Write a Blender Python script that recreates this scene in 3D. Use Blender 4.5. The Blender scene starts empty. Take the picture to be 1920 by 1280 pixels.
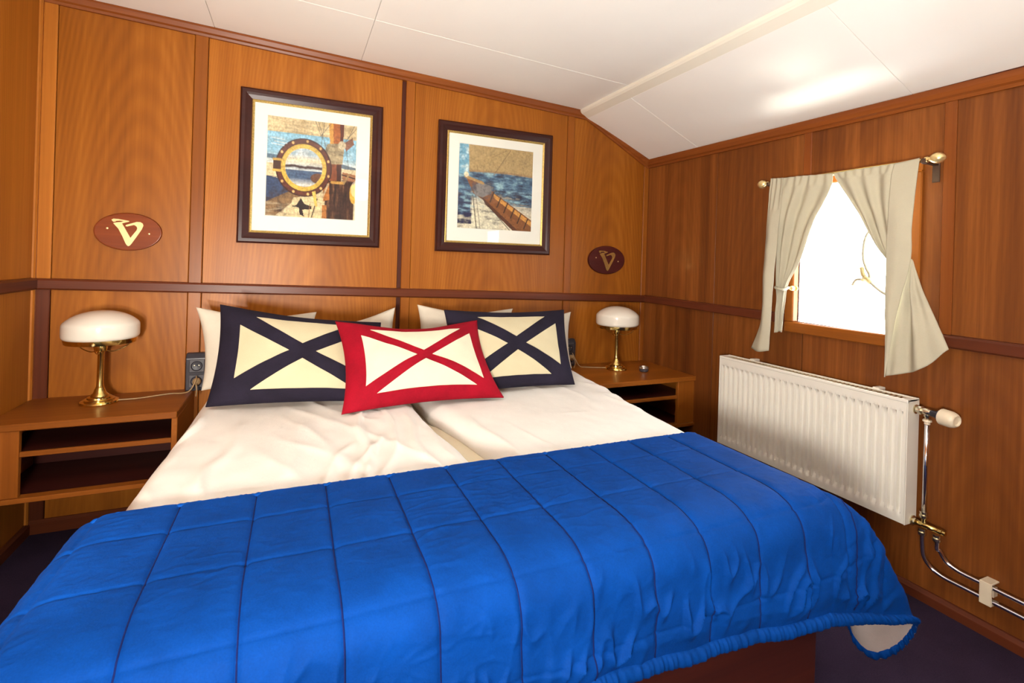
import bpy, bmesh, math, random
import numpy as np
from mathutils import Vector, Matrix, noise as mnoise

random.seed(7)
rng = np.random.default_rng(11)
scene = bpy.context.scene
COL = scene.collection

# ------------------------------------------------------------------ camera
CAM = np.array([0.0, 0.0, 1.2])
yaw, roll = math.atan(405 / 932.0), 0.03
fw = Vector((math.sin(yaw), math.cos(yaw), 0))
rt = Vector((math.cos(yaw), -math.sin(yaw), 0))
up = Vector((0, 0, 1))
cx_ = rt * math.cos(roll) + up * math.sin(roll)
cy_ = -rt * math.sin(roll) + up * math.cos(roll)
cam = bpy.data.cameras.new('camera')
cam.sensor_width = 36.0
cam.lens = 932.0 / 1920 * 36.0
cam.shift_y = -150.0 / 1920
cam.clip_start = 0.02
cam_o = bpy.data.objects.new('camera', cam)
M = Matrix.Identity(4)
for i in range(3):
    M[i][0], M[i][1], M[i][2] = cx_[i], cy_[i], -fw[i]
M[0][3], M[1][3], M[2][3] = 0, 0, 1.2
cam_o.matrix_world = M
COL.objects.link(cam_o)
scene.camera = cam_o

# ------------------------------------------------------------------ world, lamps, exposure
world = bpy.data.worlds.new('overcast_sky')
scene.world = world
world.use_nodes = True
bg = world.node_tree.nodes['Background']
bg.inputs[0].default_value = (0.94, 0.97, 1.0, 1)
bg.inputs[1].default_value = 18.0


def area_light(name, loc, target, size, size_y, power, color, spread=180):
    l = bpy.data.lights.new(name, 'AREA')
    l.shape = 'RECTANGLE'
    l.size, l.size_y = size, size_y
    l.energy = power
    l.color = color
    l.spread = math.radians(spread)
    o = bpy.data.objects.new(name, l)
    o.location = loc
    d = Vector(target) - Vector(loc)
    o.rotation_euler = d.to_track_quat('-Z', 'Y').to_euler()
    COL.objects.link(o)
    return o


# the cabin's round ceiling lamp, a flash bounced off the ceiling, a low direct flash, and sun glinting up off the water
cl_ = bpy.data.lights.new('ceiling_lamp', 'POINT')
cl_.energy, cl_.shadow_soft_size, cl_.color = 8.0, 0.12, (1.0, 0.90, 0.72)
clo = bpy.data.objects.new('ceiling_lamp', cl_)
clo.location = (0.655, -0.42, 1.95)
COL.objects.link(clo)
area_light('bounce_flash', (-0.35, -0.20, 1.00), (0.40, 0.75, 2.2), 0.35, 0.35, 92.0, (1.0, 0.955, 0.88))
area_light('low_flash', (-0.50, 0.60, 0.81), (-0.25, 2.6, 1.30), 0.06, 0.06, 5.2, (1.0, 0.90, 0.76), 90)
wg = bpy.data.lights.new('water_glint', 'SUN')
wg.energy, wg.angle, wg.color = 13.0, math.radians(26), (1.0, 0.95, 0.85)
wgo = bpy.data.objects.new('water_glint', wg)
wgo.location = (3.2, 1.2, -0.6)
wgo.rotation_euler = Vector((-0.16, 0.10, 0.95)).to_track_quat('-Z', 'Y').to_euler()
COL.objects.link(wgo)

scene.view_settings.view_transform = 'Standard'
scene.view_settings.look = 'None'
scene.view_settings.gamma = 1.0
scene.view_settings.use_curve_mapping = False
scene.view_settings.exposure = 0.05


# ------------------------------------------------------------------ materials
def S(r, g, b):
    f = lambda c: (c / 255) / 12.92 if c / 255 <= 0.04045 else ((c / 255 + 0.055) / 1.055) ** 2.4
    return (f(r), f(g), f(b), 1)


class NT:
    def __init__(s, name):
        s.m = bpy.data.materials.new(name)
        s.m.use_nodes = True
        s.t = s.m.node_tree
        s.p = s.t.nodes['Principled BSDF']
        s.out = s.t.nodes['Material Output']

    def n(s, typ, **kw):
        x = s.t.nodes.new(typ)
        for k, v in kw.items():
            setattr(x, k, v)
        return x

    def l(s, a, b):
        s.t.links.new(a, b)

    def val(s, sock, v):
        if hasattr(v, 'is_linked') or isinstance(v, bpy.types.NodeSocket):
            s.l(v, sock)
        else:
            sock.default_value = v

    def math(s, op, a, b=0.0, c=None):
        x = s.n('ShaderNodeMath', operation=op)
        s.val(x.inputs[0], a)
        s.val(x.inputs[1], b)
        if c is not None:
            s.val(x.inputs[2], c)
        return x.outputs[0]

    def scale(s, vec, sc):
        x = s.n('ShaderNodeVectorMath', operation='MULTIPLY')
        s.l(vec, x.inputs[0])
        x.inputs[1].default_value = sc
        return x.outputs[0]

    def noise(s, vec, scale=1.0, detail=3.0, rough=0.5, dist=0.0):
        x = s.n('ShaderNodeTexNoise')
        if vec is not None:
            s.l(vec, x.inputs['Vector'])
        x.inputs['Scale'].default_value = scale
        x.inputs['Detail'].default_value = detail
        x.inputs['Roughness'].default_value = rough
        x.inputs['Distortion'].default_value = dist
        return x.outputs[0]

    def ramp(s, fac, stops):
        x = s.n('ShaderNodeValToRGB')
        e = x.color_ramp.elements
        while len(e) < len(stops):
            e.new(0.5)
        for k, (p, c) in enumerate(stops):
            e[k].position = p
            e[k].color = c
        s.l(fac, x.inputs[0])
        return x.outputs[0]

    def mix(s, f, a, b, blend='MIX'):
        x = s.n('ShaderNodeMix', data_type='RGBA', blend_type=blend)
        s.val(x.inputs[0], f)
        s.val(x.inputs[6], a)
        s.val(x.inputs[7], b)
        return x.outputs[2]

    def bump(s, h, strength=0.3, dist=0.002):
        x = s.n('ShaderNodeBump')
        x.inputs['Strength'].default_value = strength
        x.inputs['Distance'].default_value = dist
        s.l(h, x.inputs['Height'])
        s.l(x.outputs[0], s.p.inputs['Normal'])


def wood(name, dark, mid, light, fig=0.0, rough=0.38, stripe=1.0, con=0.23):
    k = NT(name)
    at = k.n('ShaderNodeAttribute', attribute_name='grain')
    v = at.outputs['Vector']
    oi = k.n('ShaderNodeObjectInfo')
    n1 = k.noise(k.scale(v, (1.1, 75, 75)), 1, 4, 0.6)
    n2 = k.noise(k.scale(v, (0.30, 15, 15)), 1, 3, 0.55)
    n5 = k.noise(k.scale(v, (0.5, 3.2, 3.2)), 1, 2, 0.5)
    n3 = k.noise(k.scale(v, (9, 330, 330)), 1, 2, 0.6)
    f = k.math('ADD', k.math('MULTIPLY', n1, 0.28 * stripe), k.math('MULTIPLY', n2, 0.42))
    f = k.math('ADD', f, k.math('MULTIPLY', n5, 0.30))
    if fig:
        sx = k.n('ShaderNodeSeparateXYZ')
        k.l(v, sx.inputs[0])
        n4 = k.noise(k.scale(v, (0.7, 3, 3)), 1, 2, 0.5)
        b2 = k.math('MULTIPLY', sx.outputs[1], sx.outputs[1])
        t = k.math('ADD', k.math('ADD', sx.outputs[0], k.math('MULTIPLY', b2, 17.0)), k.math('MULTIPLY', n4, 0.45))
        sn = k.math('SINE', k.math('MULTIPLY', t, 40.0))
        amp = k.math('MULTIPLY', k.noise(k.scale(v, (0.9, 2.0, 2.0)), 1, 1), fig * 2)
        f = k.math('ADD', f, k.math('MULTIPLY', sn, amp))
    f = k.math('ADD', f, 0.5 * (1 - stripe) * 0.28)
    c = k.ramp(f, [(0.5 - con, dark), (0.5, mid), (0.5 + con, light)])
    pores = k.math('MULTIPLY', k.math('GREATER_THAN', n3, 0.64), 0.22)
    c = k.mix(pores, c, dark)
    var = k.math('ADD', k.math('MULTIPLY', oi.outputs['Random'], 0.22), 0.89)
    hs = k.n('ShaderNodeHueSaturation')
    k.l(c, hs.inputs['Color'])
    k.l(var, hs.inputs['Value'])
    k.l(hs.outputs[0], k.p.inputs['Base Color'])
    k.p.inputs['Roughness'].default_value = rough
    k.p.inputs['Specular IOR Level'].default_value = 0.22
    k.bump(n1, 0.06, 0.001)
    return k.m


def plain(name, col, rough=0.5, metal=0.0, var=0.06, scale=30.0, bump=0.0, spec=0.5, sheen=0.0, coat=0.0):
    k = NT(name)
    tc = k.n('ShaderNodeTexCoord')
    n = k.noise(tc.outputs['Object'], scale, 3, 0.55)
    d = tuple(c * (1 - var) for c in col[:3]) + (1,)
    u = tuple(min(1, c * (1 + var)) for c in col[:3]) + (1,)
    c = k.ramp(n, [(0.3, d), (0.7, u)])
    k.l(c, k.p.inputs['Base Color'])
    k.p.inputs['Roughness'].default_value = rough
    k.p.inputs['Metallic'].default_value = metal
    k.p.inputs['Specular IOR Level'].default_value = spec
    if sheen:
        k.p.inputs['Sheen Weight'].default_value = sheen
        k.p.inputs['Sheen Roughness'].default_value = 0.4
    if coat:
        k.p.inputs['Coat Weight'].default_value = coat
        k.p.inputs['Coat Roughness'].default_value = 0.08
    if bump:
        k.bump(n, bump, 0.002)
    return k.m


def fabric(name, col, var=0.08, weave=900.0, rough=0.85, sheen=0.0, crease=0.25, trans=0.0, spec=0.15):
    k = NT(name)
    tc = k.n('ShaderNodeTexCoord')
    o = tc.outputs['Object']
    nb = k.noise(o, 9, 4, 0.6)
    nf = k.noise(o, weave * 0.35, 2, 0.5)
    mixn = k.math('ADD', k.math('MULTIPLY', nb, 0.7), k.math('MULTIPLY', nf, 0.3))
    d = tuple(c * (1 - var) for c in col[:3]) + (1,)
    u = tuple(min(1, c * (1 + var)) for c in col[:3]) + (1,)
    c = k.ramp(mixn, [(0.35, d), (0.65, u)])
    k.l(c, k.p.inputs['Base Color'])
    k.p.inputs['Roughness'].default_value = rough
    k.p.inputs['Specular IOR Level'].default_value = spec
    if sheen:
        k.p.inputs['Sheen Weight'].default_value = sheen
        k.p.inputs['Sheen Roughness'].default_value = 0.35
        k.p.inputs['Sheen Tint'].default_value = tuple(min(1, x * 1.5 + 0.05) for x in col[:3]) + (1,)
    ns = k.noise(o, 28, 4, 0.6, 0.6)
    h = k.math('ADD', k.math('MULTIPLY', ns, crease), k.math('MULTIPLY', nf, 0.12))
    k.bump(h, 0.5, 0.006)
    if trans:
        tr = k.n('ShaderNodeBsdfTranslucent')
        k.l(c, tr.inputs['Color'])
        mx = k.n('ShaderNodeMixShader')
        mx.inputs[0].default_value = trans
        k.l(k.p.outputs[0], mx.inputs[1])
        k.l(tr.outputs[0], mx.inputs[2])
        k.l(mx.outputs[0], k.out.inputs['Surface'])
    return k.m


def pane_glass(name, gloss=1.0):
    k = NT(name)
    tr = k.n('ShaderNodeBsdfTransparent')
    gl = k.n('ShaderNodeBsdfGlossy')
    gl.inputs['Roughness'].default_value = 0.02
    geo = k.n('ShaderNodeNewGeometry')
    dt = k.n('ShaderNodeVectorMath', operation='DOT_PRODUCT')
    k.l(geo.outputs['Normal'], dt.inputs[0])
    k.l(geo.outputs['Incoming'], dt.inputs[1])
    fac = k.math('ADD', 0.04, k.math('MULTIPLY', 0.96, k.math('POWER', k.math('SUBTRACT', 1.0, k.math('ABSOLUTE', dt.outputs['Value'])), 5.0)))
    tc = k.n('ShaderNodeTexCoord')
    nz = k.noise(tc.outputs['Object'], 3, 2)
    tint = k.ramp(nz, [(0.3, (0.97, 0.985, 0.975, 1)), (0.7, (0.99, 1, 0.99, 1))])
    k.l(tint, tr.inputs['Color'])
    mx = k.n('ShaderNodeMixShader')
    k.l(k.math('MULTIPLY', fac, gloss), mx.inputs[0])
    k.l(tr.outputs[0], mx.inputs[1])
    k.l(gl.outputs[0], mx.inputs[2])
    k.l(mx.outputs[0], k.out.inputs['Surface'])
    return k.m


WP = wood('panel_veneer', S(122, 66, 17), S(149, 86, 23), S(174, 107, 35), fig=0.034)
WP2 = wood('panel_veneer_plain_shaded', S(82, 42, 17), S(109, 60, 23), S(138, 81, 34), fig=0.012, con=0.16)  # plainer figure; the window wall's dimmer light is put into this darker tone
WT = wood('trim_mahogany', S(114, 60, 18), S(142, 80, 25), S(168, 102, 38), rough=0.33)
WTR = wood('trim_dark_mahogany', S(94, 46, 17), S(121, 63, 23), S(148, 85, 34), rough=0.36)
WL = wood('trim_pale', S(146, 84, 28), S(178, 108, 40), S(202, 134, 60), rough=0.35)
WD = wood('rail_mahogany', S(66, 30, 18), S(90, 43, 24), S(112, 58, 32), rough=0.36)
WB = wood('backing_wood', S(60, 26, 16), S(76, 34, 20), S(90, 42, 24), rough=0.5)
WN = wood('nightstand_wood', S(112, 58, 18), S(140, 78, 26), S(164, 98, 38), rough=0.36)
WBED = wood('bed_base_and_shelf_shade_wood', S(46, 18, 16), S(62, 25, 20), S(78, 34, 24), rough=0.45)  # dark bed base; also stands in for shade inside the nightstands
WPLQ = wood('plaque_mahogany', S(98, 42, 18), S(124, 58, 24), S(146, 78, 38), rough=0.3)
WPLQ2 = wood('plaque_dark_mahogany', S(58, 20, 20), S(74, 28, 24), S(92, 38, 30), rough=0.3)
FRM = wood('frame_dark_wood', S(40, 18, 16), S(54, 26, 22), S(72, 36, 28), rough=0.3, stripe=0.5)
MW = plain('ceiling_white', (0.86, 0.84, 0.79, 1), 0.45, var=0.015, scale=3)
MSTRIP = plain('ceiling_strip_cream', (0.80, 0.76, 0.65, 1), 0.45, var=0.02, scale=3)
MRAD = plain('radiator_enamel', (0.76, 0.73, 0.65, 1), 0.42, var=0.02, scale=6, coat=0.08)
MRADD = plain('radiator_grille_enamel', (0.60, 0.50, 0.34, 1), 0.4, var=0.05, scale=10)
MPLAS = plain('cream_plastic', (0.68, 0.58, 0.43, 1), 0.4, var=0.04, scale=20)
MCHR = plain('chrome_metal', (0.78, 0.78, 0.82, 1), 0.14, metal=1.0, var=0.04)
MNICK = plain('nickel_metal', (0.72, 0.66, 0.50, 1), 0.25, metal=1.0, var=0.12, scale=60)
MBRASS = plain('polished_brass', (0.72, 0.55, 0.20, 1), 0.16, metal=1.0, var=0.10, scale=25)
MBRASSP = plain('pale_brass', (0.86, 0.68, 0.33, 1), 0.28, metal=0.75, var=0.08, scale=25)
MGOLD = plain('gilt_leaf', (0.62, 0.44, 0.14, 1), 0.35, metal=0.8, var=0.30, scale=160)
MBLK = plain('black_plastic', (0.022, 0.020, 0.030, 1), 0.35, var=0.15, scale=40)
MBLK2 = plain('charcoal_plastic', (0.05, 0.045, 0.055, 1), 0.4, var=0.15, scale=40)
MDARKM = plain('dark_bracket_metal', (0.10, 0.06, 0.04, 1), 0.4, metal=0.6, var=0.1)
MMAT = plain('mat_board', (0.76, 0.75, 0.69, 1), 0.8, var=0.012, scale=8)
MOPAL = plain('opal_glass', (0.76, 0.72, 0.63, 1), 0.12, var=0.015, scale=10, coat=0.5)
MOPAL.node_tree.nodes['Principled BSDF'].inputs['Subsurface Weight'].default_value = 0.15
MOPAL.node_tree.nodes['Principled BSDF'].inputs['Subsurface Radius'].default_value = (0.02, 0.02, 0.02)
MCORD = plain('lamp_flex', (0.36, 0.24, 0.12, 1), 0.5, var=0.1)
MCARPET = None
MSHEET = fabric('white_cotton', (0.77, 0.75, 0.705, 1), var=0.03, crease=0.35)
MSHEET2 = fabric('cream_sheet', (0.70, 0.62, 0.46, 1), var=0.04, crease=0.3)
MPILLOW = fabric('pillow_cotton', (0.60, 0.54, 0.44, 1), var=0.03, crease=0.3)
MNAVY = fabric('navy_velvet', (0.014, 0.011, 0.022, 1), var=0.25, crease=0.35, sheen=0.06)
MRED = fabric('red_velvet', (0.25, 0.0020, 0.012, 1), var=0.2, crease=0.35, sheen=0.08)
MCREAM = fabric('cream_linen', (0.50, 0.44, 0.29, 1), var=0.03, crease=0.12)
MCREAMW = fabric('ivory_linen', (0.60, 0.555, 0.42, 1), var=0.03, crease=0.12)
MQUILT = fabric('blue_velvet', (0.0002, 0.038, 0.215, 1), var=0.18, crease=0.55, sheen=0.05, spec=0.08, rough=0.75)
MBIND = fabric('blue_binding', (0.0002, 0.040, 0.22, 1), var=0.18, crease=0.5, sheen=0.05, spec=0.08, rough=0.75)
MBINDD = fabric('dark_blue_binding', (0.008, 0.010, 0.085, 1), var=0.16, crease=0.5, sheen=0.1)
MSEAM = fabric('seam_thread_shade', (0.004, 0.010, 0.075, 1), var=0.2, crease=0.2)
MLIN = fabric('quilt_lining', (0.48, 0.40, 0.37, 1), var=0.05, crease=0.8)
MCURT = fabric('beige_curtain', (0.50, 0.46, 0.345, 1), var=0.04, crease=0.12, trans=0.14)
MGLASS = pane_glass('picture_glass', 0.7)
MPANE = pane_glass('window_glass', 0.6)
MROPE = plain('pale_rope', (0.14, 0.135, 0.09, 1), 0.8, var=0.15, scale=80, bump=0.4)
MROPEY = plain('yellow_rope', (0.16, 0.13, 0.045, 1), 0.8, var=0.15, scale=80, bump=0.4)
MDISH = plain('silver_dish_metal', (0.62, 0.60, 0.56, 1), 0.22, metal=0.9, var=0.1)

kk = NT('navy_carpet')
tcx = kk.n('ShaderNodeTexCoord')
nn = kk.noise(tcx.outputs['Object'], 260, 3, 0.7)
nb_ = kk.noise(tcx.outputs['Object'], 5, 3, 0.6)
cc = kk.ramp(kk.math('ADD', kk.math('MULTIPLY', nn, 0.6), kk.math('MULTIPLY', nb_, 0.4)),
             [(0.3, (0.020, 0.012, 0.026, 1)), (0.7, (0.042, 0.026, 0.054, 1))])
kk.l(cc, kk.p.inputs['Base Color'])
kk.p.inputs['Roughness'].default_value = 0.95
kk.p.inputs['Specular IOR Level'].default_value = 0.1
kk.bump(nn, 0.8, 0.004)
MCARPET = kk.m


def print_mat():
    k = NT('printed_picture')
    at = k.n('ShaderNodeAttribute', attribute_name='paint')
    k.l(at.outputs['Color'], k.p.inputs['Base Color'])
    k.p.inputs['Roughness'].default_value = 0.7
    return k.m


MPRINT = print_mat()

# ------------------------------------------------------------------ object helpers
ORG = {}


def tag(o, label=None, cat=None, group=None, kind=None):
    if label:
        o['label'] = label
    if cat:
        o['category'] = cat
    if group:
        o['group'] = group
    if kind:
        o['kind'] = kind
    return o


def empty(name, loc, label=None, cat=None, group=None, kind=None):
    o = bpy.data.objects.new(name, None)
    o.empty_display_size = 0.05
    o.location = loc
    COL.objects.link(o)
    ORG[o.name] = np.array(loc, float)
    return tag(o, label, cat, group, kind)


def mesh_obj(name, verts, faces, mat, parent=None, smooth=False, grain=None, origin=None, bevel=0.0, seg=1, fixn=True):
    """verts are world coordinates; grain = axis 'X'|'Y'|'Z' (optionally with a centre)"""
    verts = np.asarray(verts, float)
    if parent is not None:
        org = ORG[parent.name]
    elif origin is not None:
        org = np.array(origin, float)
    else:
        org = np.zeros(3)
    me = bpy.data.meshes.new(name)
    me.from_pydata((verts - org).tolist(), [], faces)
    if fixn or bevel:
        bm = bmesh.new()
        bm.from_mesh(me)
        if fixn:
            bmesh.ops.recalc_face_normals(bm, faces=bm.faces)
        if bevel:
            es = [e for e in bm.edges if len(e.link_faces) == 2 and e.calc_face_angle(0) > 0.5]
            bmesh.ops.bevel(bm, geom=es, offset=bevel, segments=seg, affect='EDGES', profile=0.5, clamp_overlap=True)
        bm.to_mesh(me)
        bm.free()
    me.materials.append(mat)
    if smooth:
        me.polygons.foreach_set('use_smooth', [True] * len(me.polygons))
        if smooth == 'auto':
            try:
                me.set_sharp_from_angle(angle=math.radians(38))
            except Exception:
                pass
    if grain is not None:
        ax = grain[0]
        ctr = np.array(grain[1]) if len(grain) > 1 else None
        co = np.empty(len(me.vertices) * 3, np.float32)
        me.vertices.foreach_get('co', co)
        co = co.reshape(-1, 3) + org
        perm = {'X': (0, 1, 2), 'Y': (1, 0, 2), 'Z': (2, 0, 1)}[ax]
        off = rng.uniform(-6, 6, 3)
        if ctr is not None:
            co = co - ctr
            # across the panel = the wider horizontal spread
            sp = co.max(0) - co.min(0)
            if ax == 'Z':
                perm = (2, 0, 1) if sp[0] > sp[1] else (2, 1, 0)
            off[1] = rng.uniform(-0.06, 0.06)
        g = co[:, perm] + off
        a = me.attributes.new('grain', 'FLOAT_VECTOR', 'POINT')
        a.data.foreach_set('vector', g.astype(np.float32).ravel())
    o = bpy.data.objects.new(name, me)
    if parent is not None:
        o.parent = parent
    else:
        o.location = org
    ORG[o.name] = org
    COL.objects.link(o)
    return o


class MB:
    def __init__(s):
        s.v, s.f = [], []

    def add(s, vs, fs):
        b = len(s.v)
        s.v += [tuple(map(float, p)) for p in vs]
        s.f += [tuple(i + b for i in q) for q in fs]
        return s

    def box(s, x0, y0, z0, x1, y1, z1):
        vs = [(x0, y0, z0), (x1, y0, z0), (x1, y1, z0), (x0, y1, z0), (x0, y0, z1), (x1, y0, z1), (x1, y1, z1), (x0, y1, z1)]
        return s.add(vs, [(0, 3, 2, 1), (4, 5, 6, 7), (0, 1, 5, 4), (1, 2, 6, 5), (2, 3, 7, 6), (3, 0, 4, 7)])

    def prism(s, poly, d):
        n = len(poly)
        p = [np.array(q, float) for q in poly]
        d = np.array(d, float)
        vs = p + [q + d for q in p]
        return s.add(vs, [tuple(range(n)), tuple(range(2 * n - 1, n - 1, -1))] + [(i, (i + 1) % n, n + (i + 1) % n, n + i) for i in range(n)])

    def beam(s, p0, p1, a, b, sec):
        """sweep section [(i,j)] in axes a,b from p0 to p1"""
        p0, p1, a, b = [np.array(q, float) for q in (p0, p1, a, b)]
        n = len(sec)
        vs = [p0 + a * i + b * j for i, j in sec] + [p1 + a * i + b * j for i, j in sec]
        return s.add(vs, [tuple(range(n)), tuple(range(2 * n - 1, n - 1, -1))] + [(i, (i + 1) % n, n + (i + 1) % n, n + i) for i in range(n)])

    def lathe(s, prof, c=(0, 0, 0), n=32, axis=(0, 0, 1), cap=True):
        ax = Vector(axis).normalized()
        q = Vector((0, 0, 1)).rotation_difference(ax)
        vs, fs = [], []
        for r, z in prof:
            for k in range(n):
                t = 2 * math.pi * k / n
                p = q @ Vector((r * math.cos(t), r * math.sin(t), z))
                vs.append((p.x + c[0], p.y + c[1], p.z + c[2]))
        for i in range(len(prof) - 1):
            for k in range(n):
                k2 = (k + 1) % n
                fs.append((i * n + k, i * n + k2, (i + 1) * n + k2, (i + 1) * n + k))
        if cap:
            fs.append(tuple(range(n - 1, -1, -1)))
            fs.append(tuple(range((len(prof) - 1) * n, len(prof) * n)))
        return s.add(vs, fs)

    def tube(s, pts, r, n=10, smooth=0):
        pts = [Vector(p) for p in pts]
        if smooth:
            pts = catmull(pts, smooth)
        rs = r if isinstance(r, (list, tuple)) else [r] * len(pts)
        vs, fs = [], []
        nrm = None
        for i, p in enumerate(pts):
            t = (pts[min(i + 1, len(pts) - 1)] - pts[max(i - 1, 0)]).normalized()
            if nrm is None:
                nrm = t.orthogonal().normalized()
            nrm = (nrm - t * nrm.dot(t)).normalized()
            bn = t.cross(nrm)
            for k in range(n):
                a = 2 * math.pi * k / n
                vs.append(p + (nrm * math.cos(a) + bn * math.sin(a)) * rs[i])
        for i in range(len(pts) - 1):
            for k in range(n):
                k2 = (k + 1) % n
                fs.append((i * n + k, i * n + k2, (i + 1) * n + k2, (i + 1) * n + k))
        fs.append(tuple(range(n - 1, -1, -1)))
        fs.append(tuple(range((len(pts) - 1) * n, len(pts) * n)))
        return s.add(vs, fs)

    def obj(s, name, mat, parent=None, **kw):
        return mesh_obj(name, s.v, s.f, mat, parent, **kw)


def catmull(pts, sub):
    out = []
    P = [Vector(p) for p in pts]
    for i in range(len(P) - 1):
        p0, p1, p2, p3 = P[max(i - 1, 0)], P[i], P[i + 1], P[min(i + 2, len(P) - 1)]
        for k in range(sub):
            t = k / sub
            out.append(0.5 * ((2 * p1) + (p2 - p0) * t + (2 * p0 - 5 * p1 + 4 * p2 - p3) * t * t + (3 * p1 - p0 - 3 * p2 + p3) * t ** 3))
    out.append(P[-1])
    return out


def interp(xs, ys, x):
    return np.interp(x, xs, ys)


def smooth_keys(keys, vals, x):
    """cubic (pchip-like, Catmull) interpolation of vector keys"""
    keys = np.asarray(keys, float)
    vals = np.asarray(vals, float)
    x = np.atleast_1d(x)
    m = np.gradient(vals, keys, axis=0)
    i = np.clip(np.searchsorted(keys, x, side='right') - 1, 0, len(keys) - 2)
    h = (keys[i + 1] - keys[i])
    t = ((x - keys[i]) / h)
    if vals.ndim > 1:
        t, h = t[:, None], h[:, None]
    h00, h10, h01, h11 = 2 * t ** 3 - 3 * t ** 2 + 1, t ** 3 - 2 * t ** 2 + t, -2 * t ** 3 + 3 * t ** 2, t ** 3 - t ** 2
    return h00 * vals[i] + h10 * h * m[i] + h01 * vals[i + 1] + h11 * h * m[i + 1]


def vnoise(P, scale=1.0, seed=0.0):
    return np.array([mnoise.noise(Vector((p[0] * scale + seed, p[1] * scale - seed * 0.7, p[2] * scale + seed * 1.3))) for p in P])


def grid_faces(nu, nv, off=0):
    """vertex index = i*nv + j, i<nu, j<nv"""
    f = []
    for i in range(nu - 1):
        for j in range(nv - 1):
            a = off + i * nv + j
            f.append((a, a + 1, a + nv + 1, a + nv))
    return f


def grid_normals(G):
    du = np.gradient(G, axis=0)
    dv = np.gradient(G, axis=1)
    n = np.cross(du, dv)
    return n / (np.linalg.norm(n, axis=2, keepdims=True) + 1e-12)


# ------------------------------------------------------------------ room dimensions
XL, XR, YB, YF = -1.0, 2.151, 2.70, -1.6
KX = 1.655                                   # where the flat ceiling meets the slope


def zflat(x): return 2.263 - 0.044 * (x + 0.872)


def zslope(x): return 2.113 - (x - KX) * (2.113 - 1.895) / (XR - KX)


def dado_t(x): return 1.073 - 0.0207 * (x + 1.0)      # back wall rail top


def dado_b(x): return 1.021 - 0.0225 * (x + 1.0)


def rd_t(y): return 1.008 - (2.7 - y) * 0.0127         # right wall rail top


def rd_b(y): return 0.952 - (2.7 - y) * 0.0100


def r_top(y): return 1.898 - (2.7 - y) * 0.016         # right wall: ceiling line


def struct(name):
    return empty(name, (0, 0, 0), kind='structure')


# ---------------------------- floor
fl = MB().box(XL - 0.1, YF - 0.1, -0.08, XR + 0.1, YB + 0.1, 0.0).obj('floor', MCARPET)
tag(fl, kind='structure')

# ---------------------------- back wall
wb = struct('wall_back')
TH = 0.012
MB().prism([(XL - .1, YB + TH, -0.08), (XR + .1, YB + TH, -0.08), (XR + .1, YB + TH, 1.93), (KX, YB + TH, 2.2), (XL - .1, YB + TH, 2.36)],
           (0, 0.10, 0)).obj('backing', WB, wb, grain=('Z',))
cols = [(-0.945, -0.455), (-0.398, 0.500), (0.572, 1.522), (1.574, 2.112)]


def zc(x):                                    # lower edge of the cornice on the back wall
    return (2.222 - 0.0435 * (x + 0.965)) if x < KX else 2.103 - (x - KX) * 0.53


for i, (a, b) in enumerate(cols):
    top = [(b, YB, zc(b) + .03), (a, YB, zc(a) + .03)]
    if a < KX < b:
        top = [(b, YB, zc(b) + .03), (KX, YB, zc(KX) + .03), (a, YB, zc(a) + .03)]
    MB().prism([(a, YB, dado_t(a) - .02), (b, YB, dado_t(b) - .02)] + top, (0, TH, 0)).obj(
        'panel', WP, wb, grain=('Z', ((a + b) / 2, YB, 1.3)), bevel=0.0015)
    MB().prism([(a, YB, 0.02), (b, YB, 0.02), (b, YB, dado_b(b) + .02), (a, YB, dado_b(a) + .02)], (0, TH, 0)).obj(
        'panel', WP, wb, grain=('Z', ((a + b) / 2, YB, 0.6)), bevel=0.0015)
bat = [(-0.997, -0.947, WL), (-0.453, -0.400, WT), (0.522, 0.570, WT), (1.524, 1.572, WT), (2.114, XR, WT)]
for a, b, m in bat:
    y = YB - 0.006
    MB().prism([(a, y, dado_t(a) - .02), (b, y, dado_t(b) - .02), (b, y, zc(b) + .02), (a, y, zc(a) + .02)], (0, TH + .006, 0)).obj(
        'batten', m, wb, grain=('Z',), bevel=0.003)
    m2 = WD if m is WL else m
    MB().prism([(a, y, 0.02), (b, y, 0.02), (b, y, dado_b(b) + .02), (a, y, dado_b(a) + .02)], (0, TH + .006, 0)).obj(
        'batten', m2, wb, grain=('Z',), bevel=0.003)
# dado rail and cornice: swept sections
sec = [(0.012, 0), (-0.016, 0.004), (-0.022, 0.010), (-0.022, 0.042), (-0.016, 0.049), (0.012, 0.053)]
MB().beam((XL, YB, dado_b(XL)), (XR, YB, dado_b(XR)), (0, 1, 0), (0, 0, 1), sec).obj('dado_rail', WD, wb, grain=('X',))
csec = [(0.012, 0), (-0.010, 0.002), (-0.014, 0.012), (-0.022, 0.018), (-0.030, 0.036), (-0.030, 0.075), (0.012, 0.085)]
MB().beam((XL, YB, zc(XL)), (KX + .008, YB, zc(KX)), (0, 1, 0), (0, 0, 1), csec).obj('cornice', WTR, wb, grain=('X',))
MB().beam((KX, YB, zc(KX)), (XR, YB, zc(XR)), (0, 1, 0), (0, 0, 1), csec).obj('cornice', WTR, wb, grain=('X',))
bsec = [(0.012, 0), (-0.014, 0), (-0.014, 0.045), (-0.006, 0.056), (0.012, 0.058)]
bb = MB().beam((XL, YB, 0), (XR, YB, 0), (0, 1, 0), (0, 0, 1), bsec).obj('baseboard_back', WD, grain=('X',))
tag(bb, kind='structure')

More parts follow.
